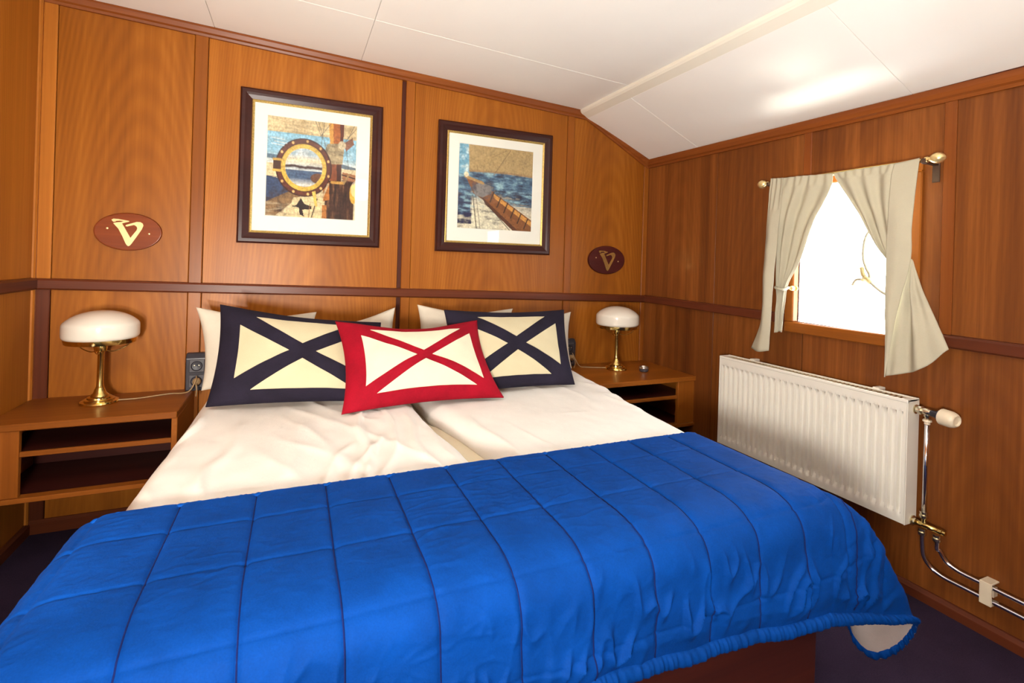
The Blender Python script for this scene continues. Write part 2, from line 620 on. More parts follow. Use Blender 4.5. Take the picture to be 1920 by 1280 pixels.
# ---------------------------- left wall
wl = struct('wall_left')
MB().box(XL - TH - .1, YF, -0.08, XL - TH, YB + .1, 2.4).obj('backing', WB, wb if False else wl, grain=('Z',))
for (y0, y1) in [(1.55, 2.68), (0.45, 1.54), (-1.6, 0.44)]:
    MB().box(XL - TH, y0, 1.06, XL, y1, 2.40).obj('panel', WP, wl, grain=('Z', (XL, (y0 + y1) / 2, 1.4)), bevel=0.0015)
    MB().box(XL - TH, y0, 0.02, XL, y1, 1.03).obj('panel', WP, wl, grain=('Z', (XL, (y0 + y1) / 2, 0.4)), bevel=0.0015)
MB().beam((XL, YF, 1.010), (XL, YB, 1.021), (1, 0, 0), (0, 0, 1), [(-.012, 0), (0.010, .002), (.018, .010), (.018, .043), (.010, .051), (-.012, .054)]).obj('dado_rail', WD, wl, grain=('Y',))
MB().beam((XL, YB - .02, 1.07), (XL, YB - .02, 2.28), (1, 0, 0), (0, 1, 0), [(-.012, -.010), (.006, -.008), (.010, .0), (.008, .02), (-.012, .02)]).obj('corner_bead', WL, wl, grain=('Z',))
MB().beam((XL, YB - .02, 0.02), (XL, YB - .02, 1.03), (1, 0, 0), (0, 1, 0), [(-.012, -.010), (.006, -.008), (.010, .0), (.008, .02), (-.012, .02)]).obj('corner_bead', WL, wl, grain=('Z',))
MB().beam((XL, YF, zflat(XL) - .05), (XL, YB, zflat(XL) - .05), (1, 0, 0), (0, 0, 1), [(-.012, 0), (.014, .012), (.03, .036), (.03, .08), (-.012, .08)]).obj('cornice', WT, wl, grain=('Y',))
bl_ = MB().beam((XL, YF, 0), (XL, YB, 0), (1, 0, 0), (0, 0, 1), [(-.012, 0), (.014, 0), (.014, .04), (.006, .05), (-.012, .052)]).obj('baseboard_left', WD, grain=('Y',))
tag(bl_, kind='structure')

# ---------------------------- right wall with two windows
wr = struct('wall_right')
WIN = [(1.150, 1.604, 0.957, 1.584), (-0.42, 0.06, 0.955, 1.560)]     # y0, y1, z0, z1
b = MB()
ys = [YF - .1, WIN[1][0], WIN[1][1], WIN[0][0], WIN[0][1], YB + .1]
zt = 1.96
x0, x1 = XR + TH, XR + TH + .012
b.box(x0, ys[0], -.08, x1, ys[1], zt).box(x0, ys[2], -.08, x1, ys[3], zt).box(x0, ys[4], -.08, x1, ys[5], zt)
for (y0, y1, z0, z1) in WIN:
    b.box(x0, y0, -.08, x1, y1, z0).box(x0, y0, z1, x1, y1, zt)
b.obj('backing', WB, wr, grain=('Z',))


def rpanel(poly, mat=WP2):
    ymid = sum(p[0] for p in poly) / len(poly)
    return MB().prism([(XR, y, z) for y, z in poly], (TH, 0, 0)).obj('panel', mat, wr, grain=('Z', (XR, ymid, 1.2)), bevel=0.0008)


def up_(y): return rd_t(y) - .02


def lo_(y): return rd_b(y) + .02


def tp(y): return r_top(y) - .01


F0 = (1.095, 1.649, 0.908, 1.634)             # frame outer, window 1
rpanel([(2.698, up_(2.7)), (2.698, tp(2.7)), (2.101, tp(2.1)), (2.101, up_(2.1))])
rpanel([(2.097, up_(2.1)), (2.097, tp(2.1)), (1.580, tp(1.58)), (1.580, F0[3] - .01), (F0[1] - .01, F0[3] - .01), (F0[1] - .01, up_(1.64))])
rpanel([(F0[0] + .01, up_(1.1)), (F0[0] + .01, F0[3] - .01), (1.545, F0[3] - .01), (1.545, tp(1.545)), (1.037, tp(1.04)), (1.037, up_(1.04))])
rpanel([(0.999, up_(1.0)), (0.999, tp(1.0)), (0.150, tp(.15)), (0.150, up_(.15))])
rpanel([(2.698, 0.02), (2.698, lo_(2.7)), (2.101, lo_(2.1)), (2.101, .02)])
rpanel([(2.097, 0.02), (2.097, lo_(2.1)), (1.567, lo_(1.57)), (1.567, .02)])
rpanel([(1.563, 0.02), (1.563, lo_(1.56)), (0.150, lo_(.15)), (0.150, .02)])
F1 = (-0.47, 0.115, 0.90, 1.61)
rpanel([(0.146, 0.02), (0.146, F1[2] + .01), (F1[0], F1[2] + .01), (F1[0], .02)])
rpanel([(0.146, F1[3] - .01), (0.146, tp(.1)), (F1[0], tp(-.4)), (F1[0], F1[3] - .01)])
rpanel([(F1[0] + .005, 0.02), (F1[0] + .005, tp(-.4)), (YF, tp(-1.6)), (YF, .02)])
for (a, c2, z0, z1) in [(1.543, 1.582, F0[3] - .005, 1.86), (0.999, 1.037, 0.98, 1.86)]:
    MB().box(XR - .006, a, z0, XR + TH, c2, z1).obj('batten', WTR, wr, grain=('Z',), bevel=0.003)
rsec = [(.012, 0), (-.016, .004), (-.022, .010), (-.022, .042), (-.016, .049), (.012, .053)]
MB().beam((XR, YB, rd_b(2.7)), (XR, F0[1] - .004, rd_b(1.64)), (1, 0, 0), (0, 0, 1), rsec).obj('dado_rail', WD, wr, grain=('Y',))
MB().beam((XR, F0[0] + .004, rd_b(1.1)), (XR, F1[1], rd_b(.1)), (1, 0, 0), (0, 0, 1), rsec).obj('dado_rail', WD, wr, grain=('Y',))
rc = [(.012, -.005), (-.010, -.003), (-.014, .008), (-.022, .014), (-.026, .030), (-.026, .050), (.012, .060)]
MB().beam((XR, YB, r_top(2.7) - .045), (XR, YF, r_top(YF) - .045), (1, 0, 0), (0, 0, 1), rc).obj('cornice', WTR, wr, grain=('Y',))
br_ = MB().beam((XR, YB, 0), (XR, YF, 0), (1, 0, 0), (0, 0, 1), [(.012, 0), (-.016, 0), (-.016, .030), (-.008, .044), (.012, .046)]).obj('baseboard_right', WD, grain=('Y',))
tag(br_, kind='structure')

# rear wall (behind the camera) closes the cabin
wf = struct('wall_front')
MB().box(XL - .1, YF - .1, -.08, XR + .1, YF - .012, 2.4).obj('backing', WB, wf, grain=('Z',))
for (a, c2) in [(-1.0, -.35), (-.34, .45), (.46, 1.25), (1.26, 2.15)]:
    MB().box(a, YF - .012, 0.0, c2, YF, 2.33 if c2 < 1.3 else 1.9).obj('panel', WP, wf, grain=('Z', ((a + c2) / 2, YF, 1.2)))


def window(name, w, F):
    o = struct(name)
    y0, y1, z0, z1 = w
    xa, xb = XR - .018, XR + TH + .013
    parts = [((xa, F[0], F[2]), (xb, F[1], z0)), ((xa, F[0], z1), (xb, F[1], F[3])),
             ((xa, F[0], z0), (xb, y0, z1)), ((xa, y1, z0), (xb, F[1], z1))]
    for k, (p, q) in enumerate(parts):
        MB().box(p[0], p[1], p[2], q[0], q[1], q[2]).obj('window_frame', WL if False else WT, o, grain=('Y' if k < 2 else 'Z',), bevel=0.004)
    MB().box(xb - .014, y0, z0, xb - .010, y1, z1).obj('window_pane', MPANE, o)
    return o


window('window_1', WIN[0], F0)
window('window_2', WIN[1], F1)

# ---------------------------- ceiling: panels with open joints over a backing
ce = struct('ceiling')
MB().prism([(XL - .1, YF - .1, zflat(XL - .1) + .014), (KX, YF - .1, zflat(KX) + .014), (KX, YB + .1, zflat(KX) + .014), (XL - .1, YB + .1, zflat(XL - .1) + .014)],
           (0, 0, .06)).obj('backing', MW, ce)
MB().prism([(KX - .02, YF - .1, zslope(KX - .02) + .014), (XR + .12, YF - .1, zslope(XR + .12) + .014), (XR + .12, YB + .1, zslope(XR + .12) + .014), (KX - .02, YB + .1, zslope(KX - .02) + .014)],
           (0, 0, .06)).obj('backing', MW, ce)
g = 0.0008
xs_ = [XL - .05, -0.374, 0.281, 0.94, KX]
ysf = [YF - .05, -0.30, 0.95, 2.19, YB + .05]
for i in range(4):
    for j in range(4):
        a, c2, d, e = xs_[i] + g, xs_[i + 1] - g, ysf[j] + g, ysf[j + 1] - g
        if i == 2:
            c2 = xs_[i + 1]
        if i == 3:
            continue
        if i == 2:
            c2 = KX
        MB().prism([(a, d, zflat(a)), (c2, d, zflat(c2)), (c2, e, zflat(c2)), (a, e, zflat(a))], (0, 0, .014)).obj('ceiling_panel', MW, ce, bevel=0.001)
yss = [YF - .05, 0.05, 1.151, 2.245, YB + .05]
for j in range(4):
    d, e = yss[j] + g, yss[j + 1] - g
    MB().prism([(KX, d, zslope(KX)), (XR + .02, d, zslope(XR + .02)), (XR + .02, e, zslope(XR + .02)), (KX, e, zslope(KX))], (0, 0, .014)).obj('ceiling_panel', MW, ce, bevel=0.001)
MB().beam((0, YF, 0), (0, YB + .01, 0), (1, 0, 0), (0, 0, 1), [(KX + .004, 2.112), (KX + .004, 2.17), (KX - .062, 2.17), (KX - .062, zflat(KX - .06) - .012), (KX - .050, zflat(KX) - .020)]).obj(
    'cover_strip', MSTRIP, ce, bevel=0.003)

# ------------------------------------------------------------------ bed
bed = empty('double_bed', (0.46, 1.7, 0), 'double bed with a low dark red-brown wooden base, under white duvets', 'bed')
MB().box(-0.33, 0.835, 0.0, 1.235, 0.86, 0.36).obj('foot_board', WBED, bed, grain=('X',), bevel=0.004)
MB().box(-0.33, 0.86, 0.0, -0.305, 2.64, 0.36).obj('side_board', WBED, bed, grain=('Y',), bevel=0.003)
MB().box(1.210, 0.86, 0.0, 1.235, 2.64, 0.36).obj('side_board', WBED, bed, grain=('Y',), bevel=0.003)
MB().box(-0.33, 2.64, 0.0, 1.235, 2.665, 0.42).obj('head_board', WBED, bed, grain=('X',), bevel=0.003)
MB().box(-0.305, 0.86, 0.30, 1.210, 2.64, 0.33).obj('slat_deck', WB, bed, grain=('X',))
for (a, c2) in [(-0.345, 0.478), (0.482, 1.275)]:
    MB().box(a, 0.85, 0.36, c2, 2.64, 0.565).obj('mattress', MSHEET2, bed, bevel=0.035, seg=4, smooth='auto')


def duvet(name, label, left_f, right_f, y0, y1, ztop, zl, zr, seed, folds):
    """soft quilt lying on a mattress: top sheet with wrinkles, rounded edges, underside"""
    nu, nv = 130, 150
    U = np.linspace(0, 1, nu)
    V = np.linspace(0, 1, nv)
    G = np.zeros((nu, nv, 3))
    for j, v in enumerate(V):
        y = y0 + (y1 - y0) * v
        xl, xr = left_f(y), right_f(y)
        G[:, j, 0] = xl + (xr - xl) * (0.5 - 0.5 * np.cos(np.pi * U)) * 0.5 + (xr - xl) * U * 0.5
        G[:, j, 1] = y
        dl = G[:, j, 0] - xl
        dr = xr - G[:, j, 0]
        rl, rr = 0.07, 0.06
        tl = np.clip(1 - dl / rl, 0, 1)
        tr = np.clip(1 - dr / rr, 0, 1)
        dz = (1 - np.sqrt(np.clip(1 - tl ** 2, 0, 1))) * (ztop - zl) + (1 - np.sqrt(np.clip(1 - tr ** 2, 0, 1))) * (ztop - zr)
        G[:, j, 2] = ztop - dz
    P = G.reshape(-1, 3)
    # wrinkles: ridged noise stretched along the bed, diagonal pulls, and low swells
    a = vnoise(np.c_[P[:, 0] * 9 + P[:, 1] * 2.5, P[:, 1] * 2.0, P[:, 0] * 0], 1.0, seed)
    ridged = (1 - np.abs(a) * 2.4).clip(0, 1) ** 3
    msk = (vnoise(P * np.array([3.0, 3.0, 0]), 1.0, seed + 5) + 0.15).clip(0, 0.5) * 2
    sw = vnoise(P * np.array([4.0, 3.0, 0]), 1.0, seed + 9)
    fine = vnoise(P * np.array([22.0, 14.0, 0]), 1.0, seed + 3)
    dz = ridged * msk * 0.007 + sw * 0.006 + fine * 0.0012
    for (fx0, fy0, fx1, fy1, w, h) in folds:
        d = np.array([fx1 - fx0, fy1 - fy0])
        L = np.linalg.norm(d)
        d = d / L
        r = P[:, :2] - np.array([fx0, fy0])
        t = r @ d
        s = r @ np.array([-d[1], d[0]]) + 0.012 * np.sin(t * 14 + fx0 * 20)
        env = np.clip(t / 0.10, 0, 1) * np.clip((L - t) / 0.10, 0, 1)
        dz += 0.62 * h * env * np.exp(-(s / (0.7 * w)) ** 2)
    P[:, 2] += dz
    G = P.reshape(nu, nv, 3)
    # underside
    B = G.copy()
    B[:, :, 2] = np.minimum(G[:, :, 2] - 0.012, np.maximum(0.566, 0.0 * G[:, :, 2] + 0.566))
    low = np.minimum(zl, zr)
    edge = G[:, :, 2] < 0.585
    B[edge, 2] = G[edge, 2] - 0.015
    V2 = np.concatenate([G.reshape(-1, 3), B.reshape(-1, 3)])
    F = grid_faces(nu, nv) + [tuple(reversed(f)) for f in grid_faces(nu, nv, nu * nv)]
    n = nu * nv
    for i in range(nu - 1):
        for j in (0, nv - 1):
            p, q = i * nv + j, (i + 1) * nv + j
            F.append((p, q, q + n, p + n))
    for j in range(nv - 1):
        for i in (0, nu - 1):
            p, q = i * nv + j, i * nv + j + 1
            F.append((p, q, q + n, p + n))
    o = mesh_obj(name, V2, F, MSHEET, None, smooth=True, origin=((left_f(1.5) + right_f(1.5)) / 2, (y0 + y1) / 2, 0.566))
    tag(o, label, 'duvet', 'white duvets on the bed')
    return o


duvet('duvet', 'white cotton duvet with long creases on the left half of the bed',
      lambda y: interp([0.8, 1.2, 1.6, 2.0, 2.5], [-.378, -.372, -.365, -.345, -.335], y),
      lambda y: interp([0.8, 1.25, 1.45, 1.65, 1.9, 2.5], [.495, .495, .490, .465, .450, .445], y), 0.93, 2.42, 0.627, 0.50, 0.572, 2.3,
      [(0.19, 1.22, 0.235, 2.02, .018, .018), (0.03, 1.22, 0.19, 1.62, .016, .013), (0.11, 1.22, 0.27, 1.66, .014, .013), (0.20, 1.22, 0.34, 1.72, .016, .012), (0.36, 1.24, 0.375, 1.85, .020, .012),
       (-0.22, 1.25, -0.13, 1.95, .03, .008), (-0.33, 1.75, -0.27, 2.05, .02, .02), (-0.04, 1.3, 0.06, 1.9, .03, .006), (0.30, 1.6, 0.33, 1.98, .014, .010), (0.43, 1.3, 0.43, 1.8, .012, .006)])
duvet('duvet', 'smoother white cotton duvet on the window-side half of the bed',
      lambda y: interp([0.8, 1.25, 1.45, 1.65, 1.9, 2.5], [.60, .595, .575, .545, .49, .48], y),
      lambda y: interp([0.8, 1.25, 1.55, 2.0, 2.4, 2.5], [1.272, 1.292, 1.318, 1.375, 1.43, 1.44], y), 0.93, 2.42, 0.627, 0.572, 0.50, 7.9,
      [(0.62, 1.30, 0.60, 1.75, .02, .010), (1.02, 1.35, 1.12, 1.42, .012, .007), (0.9, 1.65, 1.1, 1.66, .02, .005), (1.2, 1.6, 1.33, 1.62, .02, .007), (1.3, 1.85, 1.38, 2.1, .02, .01)])

# ------------------------------------------------------------------ blue quilted bedspread
ZQ = 0.643
XLq, XRq, YFq, YHq = -0.318, 1.205, 0.930, 1.272        # flat top rim
HEMX = [-0.45, 0.30, 0.63, 0.95, 1.21, 1.32]
HEMZ = [0.415, 0.395, 0.373, 0.352, 0.328, 0.314]
bq = empty('quilted_bedspread', (0.46, 1.05, ZQ), 'bright blue quilted velvet bedspread over the foot of the bed', 'bedspread')

nx, ny, nr = 560, 110, 110
tx = np.linspace(XLq, XRq, nx)
ty = np.linspace(YFq, YHq, ny)


def col_curve(P0, C, H, n):
    """bend from the top over an edge point C and straight down to the hem H"""
    K = C + (H - C) * 0.30
    t = np.linspace(0, 1, 400)
    tb = t[:, None]
    b1 = (1 - tb) ** 2 * P0 + 2 * tb * (1 - tb) * C + tb ** 2 * K
    l1 = K + (H - K) * tb
    c = np.concatenate([b1, l1[1:]])
    s = np.r_[0, np.cumsum(np.linalg.norm(np.diff(c, axis=0), axis=1))]
    q = np.linspace(0, s[-1], n)
    return np.c_[np.interp(q, s, c[:, 0]), np.interp(q, s, c[:, 1]), np.interp(q, s, c[:, 2])], q


cols_, ccu, ccv = [], [], []
FAN, FOOT = [], []
S0 = YHq - YFq


def add_col(P0, C, H, th, base_u, base_v, front=False):
    c, q = col_curve(np.array(P0, float), np.array(C, float), np.array(H, float), nr)
    cols_.append(c)
    ccu.append(c[:, 0] - 0.012 * q / q[-1] if front else base_u + q * math.sin(th))
    ccv.append(base_v + (q if front else q * math.cos(th)))


# left side (from the head end forward), left corner, foot, right corner, right side
for y in ty[::-1]:
    add_col((XLq, y, ZQ), (-0.402, y, ZQ - .001), (-0.405, y, 0.40), -math.pi / 2, XLq, YHq - y)
for f in np.linspace(0, 1, 26)[1:-1]:
    C = smooth_keys([0, .5, 1], [(-0.402, YFq, ZQ - .001), (-0.402, 0.81, ZQ - .001), (XLq, .805, ZQ)], f)[0]
    Hh = smooth_keys([0, .5, 1], [(-0.405, YFq, .40), (-0.43, .77, .33), (XLq, .792, .41)], f)[0]
    add_col((XLq, YFq, ZQ), C, Hh, -math.pi / 2 * (1 - f), XLq, S0)
for x in tx:
    FOOT.append(len(cols_))
    rp = 0.003 * math.sin(x * 21 + 1.0) + 0.002 * math.sin(x * 47) + 0.004 * math.sin(x * 9.5)
    add_col((x, YFq, ZQ), (x + 0.004, 0.805, ZQ), (x + .012, 0.792 + rp, float(interp(HEMX, HEMZ, x)) + .012), 0, x, S0)
fk = [0, .30, .48, .54, .63, .73, .86, 1]
Ck = [(1.209, .805, ZQ), (1.292, .805, ZQ - .010), (1.306, .812, ZQ - .016), (1.308, .828, ZQ - .016), (1.306, .85, ZQ - .012), (1.303, .88, ZQ - .010), (1.300, .905, ZQ - .008), (1.298, .93, ZQ - .006)]
fk = [0, .30, .46, .52, .60, .68, .76, .86, 1]
Ck.insert(6, (1.302, .892, ZQ - .009))
Hk = [(1.217, .790, .340), (1.45, .793, .280), (1.605, .806, .215), (1.615, .846, .135), (1.568, .887, .088), (1.548, .925, .108), (1.552, .955, .165), (1.46, .98, .235), (1.335, .975, .26)]
for f in np.linspace(0, 1, 150)[1:-1]:
    C = smooth_keys(fk, Ck, f)[0]
    Hh = smooth_keys(fk, Hk, f)[0]
    FAN.append(len(cols_)) if f <= .47 else None
    add_col((XRq, YFq, ZQ), C, Hh, math.pi / 2 * f, XRq, S0, front=f <= .47)
for k, y in enumerate(ty):
    f = k / (ny - 1)
    add_col((XRq, y, ZQ), (1.298 - .010 * f, y, ZQ - .006), (1.335 - .02 * f, y + .045 * (1 - f), .26 + .05 * f), math.pi / 2, XRq, YHq - y)
D_ = np.array(cols_)
U_ = np.array(ccu)
V_ = np.array(ccv)
TG = np.zeros((nx, ny, 3))
TG[:, :, 0] = tx[:, None]
TG[:, :, 1] = ty[None, :]
TG[:, :, 2] = ZQ
TU = np.repeat(tx[:, None], ny, 1)
TV = np.repeat((YHq - ty)[None, :], nx, 0)


def quilt_disp(P, cu, cv):
    su, sv = 0.148, 0.165
    du = np.abs(((cu + 0.215 + su / 2) % su) - su / 2)
    dv = np.abs(((cv - 0.118 + sv / 2) % sv) - sv / 2)
    w = vnoise(np.c_[cu * 5, cv * 5, cu * 0], 1.0, 3.3)
    h = 0.0070 * (1 - np.exp(-(du / 0.0050))) + 0.0032 * (1 - np.exp(-(dv / 0.0036)))
    # creases running out of the seams, stronger on the hanging part
    hang = np.clip((0.62 - P[:, 2]) / 0.14, 0, 1)
    r1 = vnoise(np.c_[cu * 22 + cv * 5, cv * 9 - cu * 4, cu * 0], 1.0, 1.7)
    r2 = vnoise(np.c_[cu * 8 - cv * 6, cv * 9, cu * 0], 1.0, 6.1)
    r3 = vnoise(np.c_[cu * 13, cv * 34, cu * 0], 1.0, 4.4)
    rid = (1 - np.abs(r1) * 2.6).clip(0, 1) ** 2
    rid2 = (1 - np.abs(r3) * 3.0).clip(0, 1) ** 2
    h += 0.0190 * hang * rid * np.clip(0.40 + 1.8 * r2, 0, 1)
    h += 0.0016 * rid2 * np.clip(0.3 + 1.6 * w, 0, 1)
    h += 0.003 * w * (0.5 + hang)
    h += 0.0006 * vnoise(np.c_[cu * 60, cv * 110, cu * 0], 1.0, 2.2)
    return h


# normals of the joined cloth: build the sheet first, then push every vertex along its normal
V_all = np.concatenate([TG.reshape(-1, 3), D_.reshape(-1, 3)])
CU_all = np.concatenate([TU.ravel(), U_.ravel()])
CV_all = np.concatenate([TV.ravel(), V_.ravel()])
nc = len(cols_)
HD_all = np.concatenate([np.ones(nx * ny), np.repeat([np.linspace(1, 0, nr)], nc, 0).ravel() * 0.42])
F_all = grid_faces(nx, ny) + grid_faces(nc, nr, nx * ny)
me_t = bpy.data.meshes.new('tmp')
me_t.from_pydata(V_all.tolist(), [], F_all)
bm = bmesh.new()
bm.from_mesh(me_t)
lu = bm.verts.layers.float.new('cu')
lv = bm.verts.layers.float.new('cv')
lh = bm.verts.layers.float.new('hem')
bm.verts.ensure_lookup_table()
for i, v in enumerate(bm.verts):
    v[lu], v[lv], v[lh] = CU_all[i], CV_all[i], HD_all[i]
bmesh.ops.remove_doubles(bm, verts=bm.verts, dist=0.0004)
bmesh.ops.recalc_face_normals(bm, faces=bm.faces)
bm.normal_update()
bm.verts.ensure_lookup_table()
# orient so that the flat top faces up
topf = max(bm.faces, key=lambda f: f.calc_center_median().z if abs(f.normal.z) > .9 else -1)
if topf.normal.z < 0:
    bmesh.ops.reverse_faces(bm, faces=bm.faces)
    bm.normal_update()
VP = np.array([v.co[:] for v in bm.verts])
VN = np.array([v.normal[:] for v in bm.verts])
cu_ = np.array([v[lu] for v in bm.verts])
cv_ = np.array([v[lv] for v in bm.verts])
hd_ = np.array([v[lh] for v in bm.verts])
FQ = [[v.index for v in f.verts] for f in bm.faces]
bm.free()
bpy.data.meshes.remove(me_t)
hq = quilt_disp(VP, cu_, cv_) * np.clip(0.12 + (hd_ - 0.03) / 0.05, 0.12, 1)
cover = mesh_obj('cover', VP + VN * hq[:, None], FQ, MQUILT, bq, smooth=True, fixn=False)
# lining: the same cloth on the inner side
lin = mesh_obj('lining', VP - VN * 0.005, [f[::-1] for f in FQ], MLIN, bq, smooth=True, fixn=False)
tag(lin, 'off-white lining showing under the turned corner')


# stitched seam lines, head edge to hem, coloured dark for the shade in the grooves
from mathutils.kdtree import KDTree
kd = KDTree(len(VP))
for i_, p in enumerate(VP):
    kd.insert(p, i_)
kd.balance()
VD = VP + VN * (hq + 0.0006)[:, None]


def seam(line):
    ids = [kd.find(p)[1] for p in line]
    MB().tube(VD[ids].tolist(), .0015, 6).obj('seam', MSEAM, bq, smooth=True)


for k in range(0, 10):
    i0 = int(np.argmin(np.abs(tx - (-0.215 + 0.148 * k))))
    seam(np.concatenate([TG[i0, ::-1], D_[FOOT[i0], 1:]])[3:-9:2])
fan = D_[FAN]
ln = []
for j in range(nr):
    xs_f = fan[:, j, 0]
    if xs_f.max() > 1.305:
        ln.append([1.300] + [np.interp(1.300, xs_f, fan[:, j, c]) for c in (1, 2)])
seam(np.array(ln)[:-9:2])


def binding(path, inward, width, name, mat, label=None, gather=0.0022, thick=0.007):
    """gathered band along a hem: path (n,3) hem line, inward (n,3) unit direction up the cloth, oriented loop section"""
    n = len(path)
    tan = np.gradient(path, axis=0)
    tan /= np.linalg.norm(tan, axis=1, keepdims=True) + 1e-9
    out = np.cross(tan, inward)
    out /= np.linalg.norm(out, axis=1, keepdims=True) + 1e-9
    s = np.r_[0, np.cumsum(np.linalg.norm(np.diff(path, axis=0), axis=1))]
    m = 14
    G = np.zeros((n, m, 3))
    for k in range(m):
        a = 2 * np.pi * k / m
        h = (0.5 - 0.5 * math.cos(a)) * width - 0.004
        w = math.sin(a) * thick
        rip = gather * (np.sin(s * 420 + k * 0.5 + 3 * np.sin(s * 37)) * 0.6 + np.sin(s * 190 + 2 * np.sin(s * 23)) * 0.6) * abs(math.sin(a))
        G[:, k] = path + inward * h + out * (w + np.sign(w) * rip)[:, None]
    vs = G.reshape(-1, 3)
    fs = []
    for i in range(n - 1):
        for k in range(m):
            k2 = (k + 1) % m
            fs.append((i * m + k, i * m + k2, (i + 1) * m + k2, (i + 1) * m + k))
    o = mesh_obj(name, vs, fs, mat, bq, smooth=True)
    if label:
        tag(o, label)
    return o


def resample(P, Q, step):
    s = np.r_[0, np.cumsum(np.linalg.norm(np.diff(P, axis=0), axis=1))]
    keep = np.r_[True, np.diff(s) > 1e-7]
    P, Q, s = P[keep], Q[keep], s[keep]
    q = np.arange(0, s[-1], step)
    f = lambda A: np.c_[np.interp(q, s, A[:, 0]), np.interp(q, s, A[:, 1]), np.interp(q, s, A[:, 2])]
    B = f(Q)
    return f(P), B / np.linalg.norm(B, axis=1, keepdims=True)


hem = D_[:, -1]
hin = D_[:, -6] - D_[:, -1]
hin /= np.linalg.norm(hin, axis=1, keepdims=True)
p_, q_ = resample(hem, hin, 0.0025)
binding(p_, q_, 0.034, 'binding', MBIND, 'gathered blue hem band', gather=0.0036, thick=0.0112)
# head edge of the bedspread: thin corded edge along the duvets
he = np.concatenate([D_[0, :40][::-1], TG[:, -1], D_[-1, :40]]) + np.array([0, 0.0, 0.004])
hi = np.tile(np.array([0, -1.0, 0]), (len(he), 1))
p_, q_ = resample(he, hi, 0.0025)
binding(p_, q_, 0.012, 'edge_cord', MBIND, gather=0.0012, thick=0.006)


# ------------------------------------------------------------------ pillows and cushions
def pillow_surface(BL, BR, TR, TL, thick, pinch, puff_dir, seed, wr=0.006, sag=0.0):
    BL, BR, TR, TL = [np.array(p, float) for p in (BL, BR, TR, TL)]
    nrm = np.cross(BR - BL, TL - BL)
    nrm /= np.linalg.norm(nrm)
    if np.dot(nrm, puff_dir) < 0:
        nrm = -nrm
    eu = (BR - BL + TR - TL) / 2
    ev = (TL - BL + TR - BR) / 2

    def f(s, t, side=1.0, lift=0.0):
        s, t = np.asarray(s, float), np.asarray(t, float)
        base = ((1 - s) * (1 - t))[..., None] * BL + (s * (1 - t))[..., None] * BR + (s * t)[..., None] * TR + ((1 - s) * t)[..., None] * TL
        # sides bow inwards between the corners
        ps, pt = 4 * s * (1 - s), 4 * t * (1 - t)
        base = base - ((s - .5) * 2 * pt * pinch)[..., None] * eu * 0.5 - ((t - .5) * 2 * ps * pinch)[..., None] * ev * 0.5
        base = base - (sag * t ** 2 * ps ** 2)[..., None] * ev
        es, et = 1 - np.abs(2 * s - 1) ** 2.6, 1 - np.abs(2 * t - 1) ** 2.6
        h = thick * np.clip(es * et, 0, 1) ** 0.62
        P = base.reshape(-1, 3)
        w = (vnoise(P, 9, seed) * 0.7 + vnoise(P, 21, seed + 2) * 0.35).reshape(s.shape) * wr
        m = np.clip(es * et * 5, 0, 1)
        return base + nrm * ((h * side + w * m + lift + (0.0035 * side))[..., None])
    return f, nrm


def make_pillow(name, mat, f, parent=None, n=56, m=44, back=0.75, **kw):
    s, t = np.meshgrid(np.linspace(0, 1, n), np.linspace(0, 1, m), indexing='ij')
    A = f(s, t, 1.0)
    B = f(s, t, -back)
    V = np.concatenate([A.reshape(-1, 3), B.reshape(-1, 3)])
    F = grid_faces(n, m) + [q[::-1] for q in grid_faces(n, m, n * m)]
    k = n * m
    for i in range(n - 1):
        for j in (0, m - 1):
            p, q = i * m + j, (i + 1) * m + j
            F.append((p, q, q + k, p + k))
    for j in range(m - 1):
        for i in (0, n - 1):
            p, q = i * m + j, i * m + j + 1
            F.append((p, q, q + k, p + k))
    return mesh_obj(name, V, F, mat, parent, smooth=True, **kw)


FR = np.array([0, -1.0, 0.3])
white = [
    ('white bed pillow beside the left black socket, its corner up left of the navy cushion', [(-.345, 2.40, .625), (.09, 2.40, .625), (.095, 2.50, .935), (-.388, 2.50, .962)], .055, 1.0),
    ('white bed pillow behind the left navy cushion, its tip up beside the red cushion', [(.02, 2.37, .625), (.455, 2.37, .625), (.452, 2.46, .957), (.05, 2.46, .880)], .055, 4.0),
    ('white bed pillow with its raised corner behind the red cushion', [(.545, 2.40, .625), (1.03, 2.40, .625), (1.09, 2.48, .943), (.566, 2.48, .968)], .055, 8.0),
    ('white bed pillow peeking out on the window side of the right navy cushion', [(.97, 2.36, .625), (1.40, 2.36, .625), (1.437, 2.45, .924), (1.0, 2.45, .90)], .055, 12.0)]
for lab, c, th, sd in white:
    f, nm = pillow_surface(*c, th, 0.10, FR, sd, 0.010, sag=0.05)
    o = make_pillow('bed_pillow', MPILLOW, f, origin=np.mean(c[:2], axis=0))
    tag(o, lab, 'pillow', 'white pillows against the back wall')


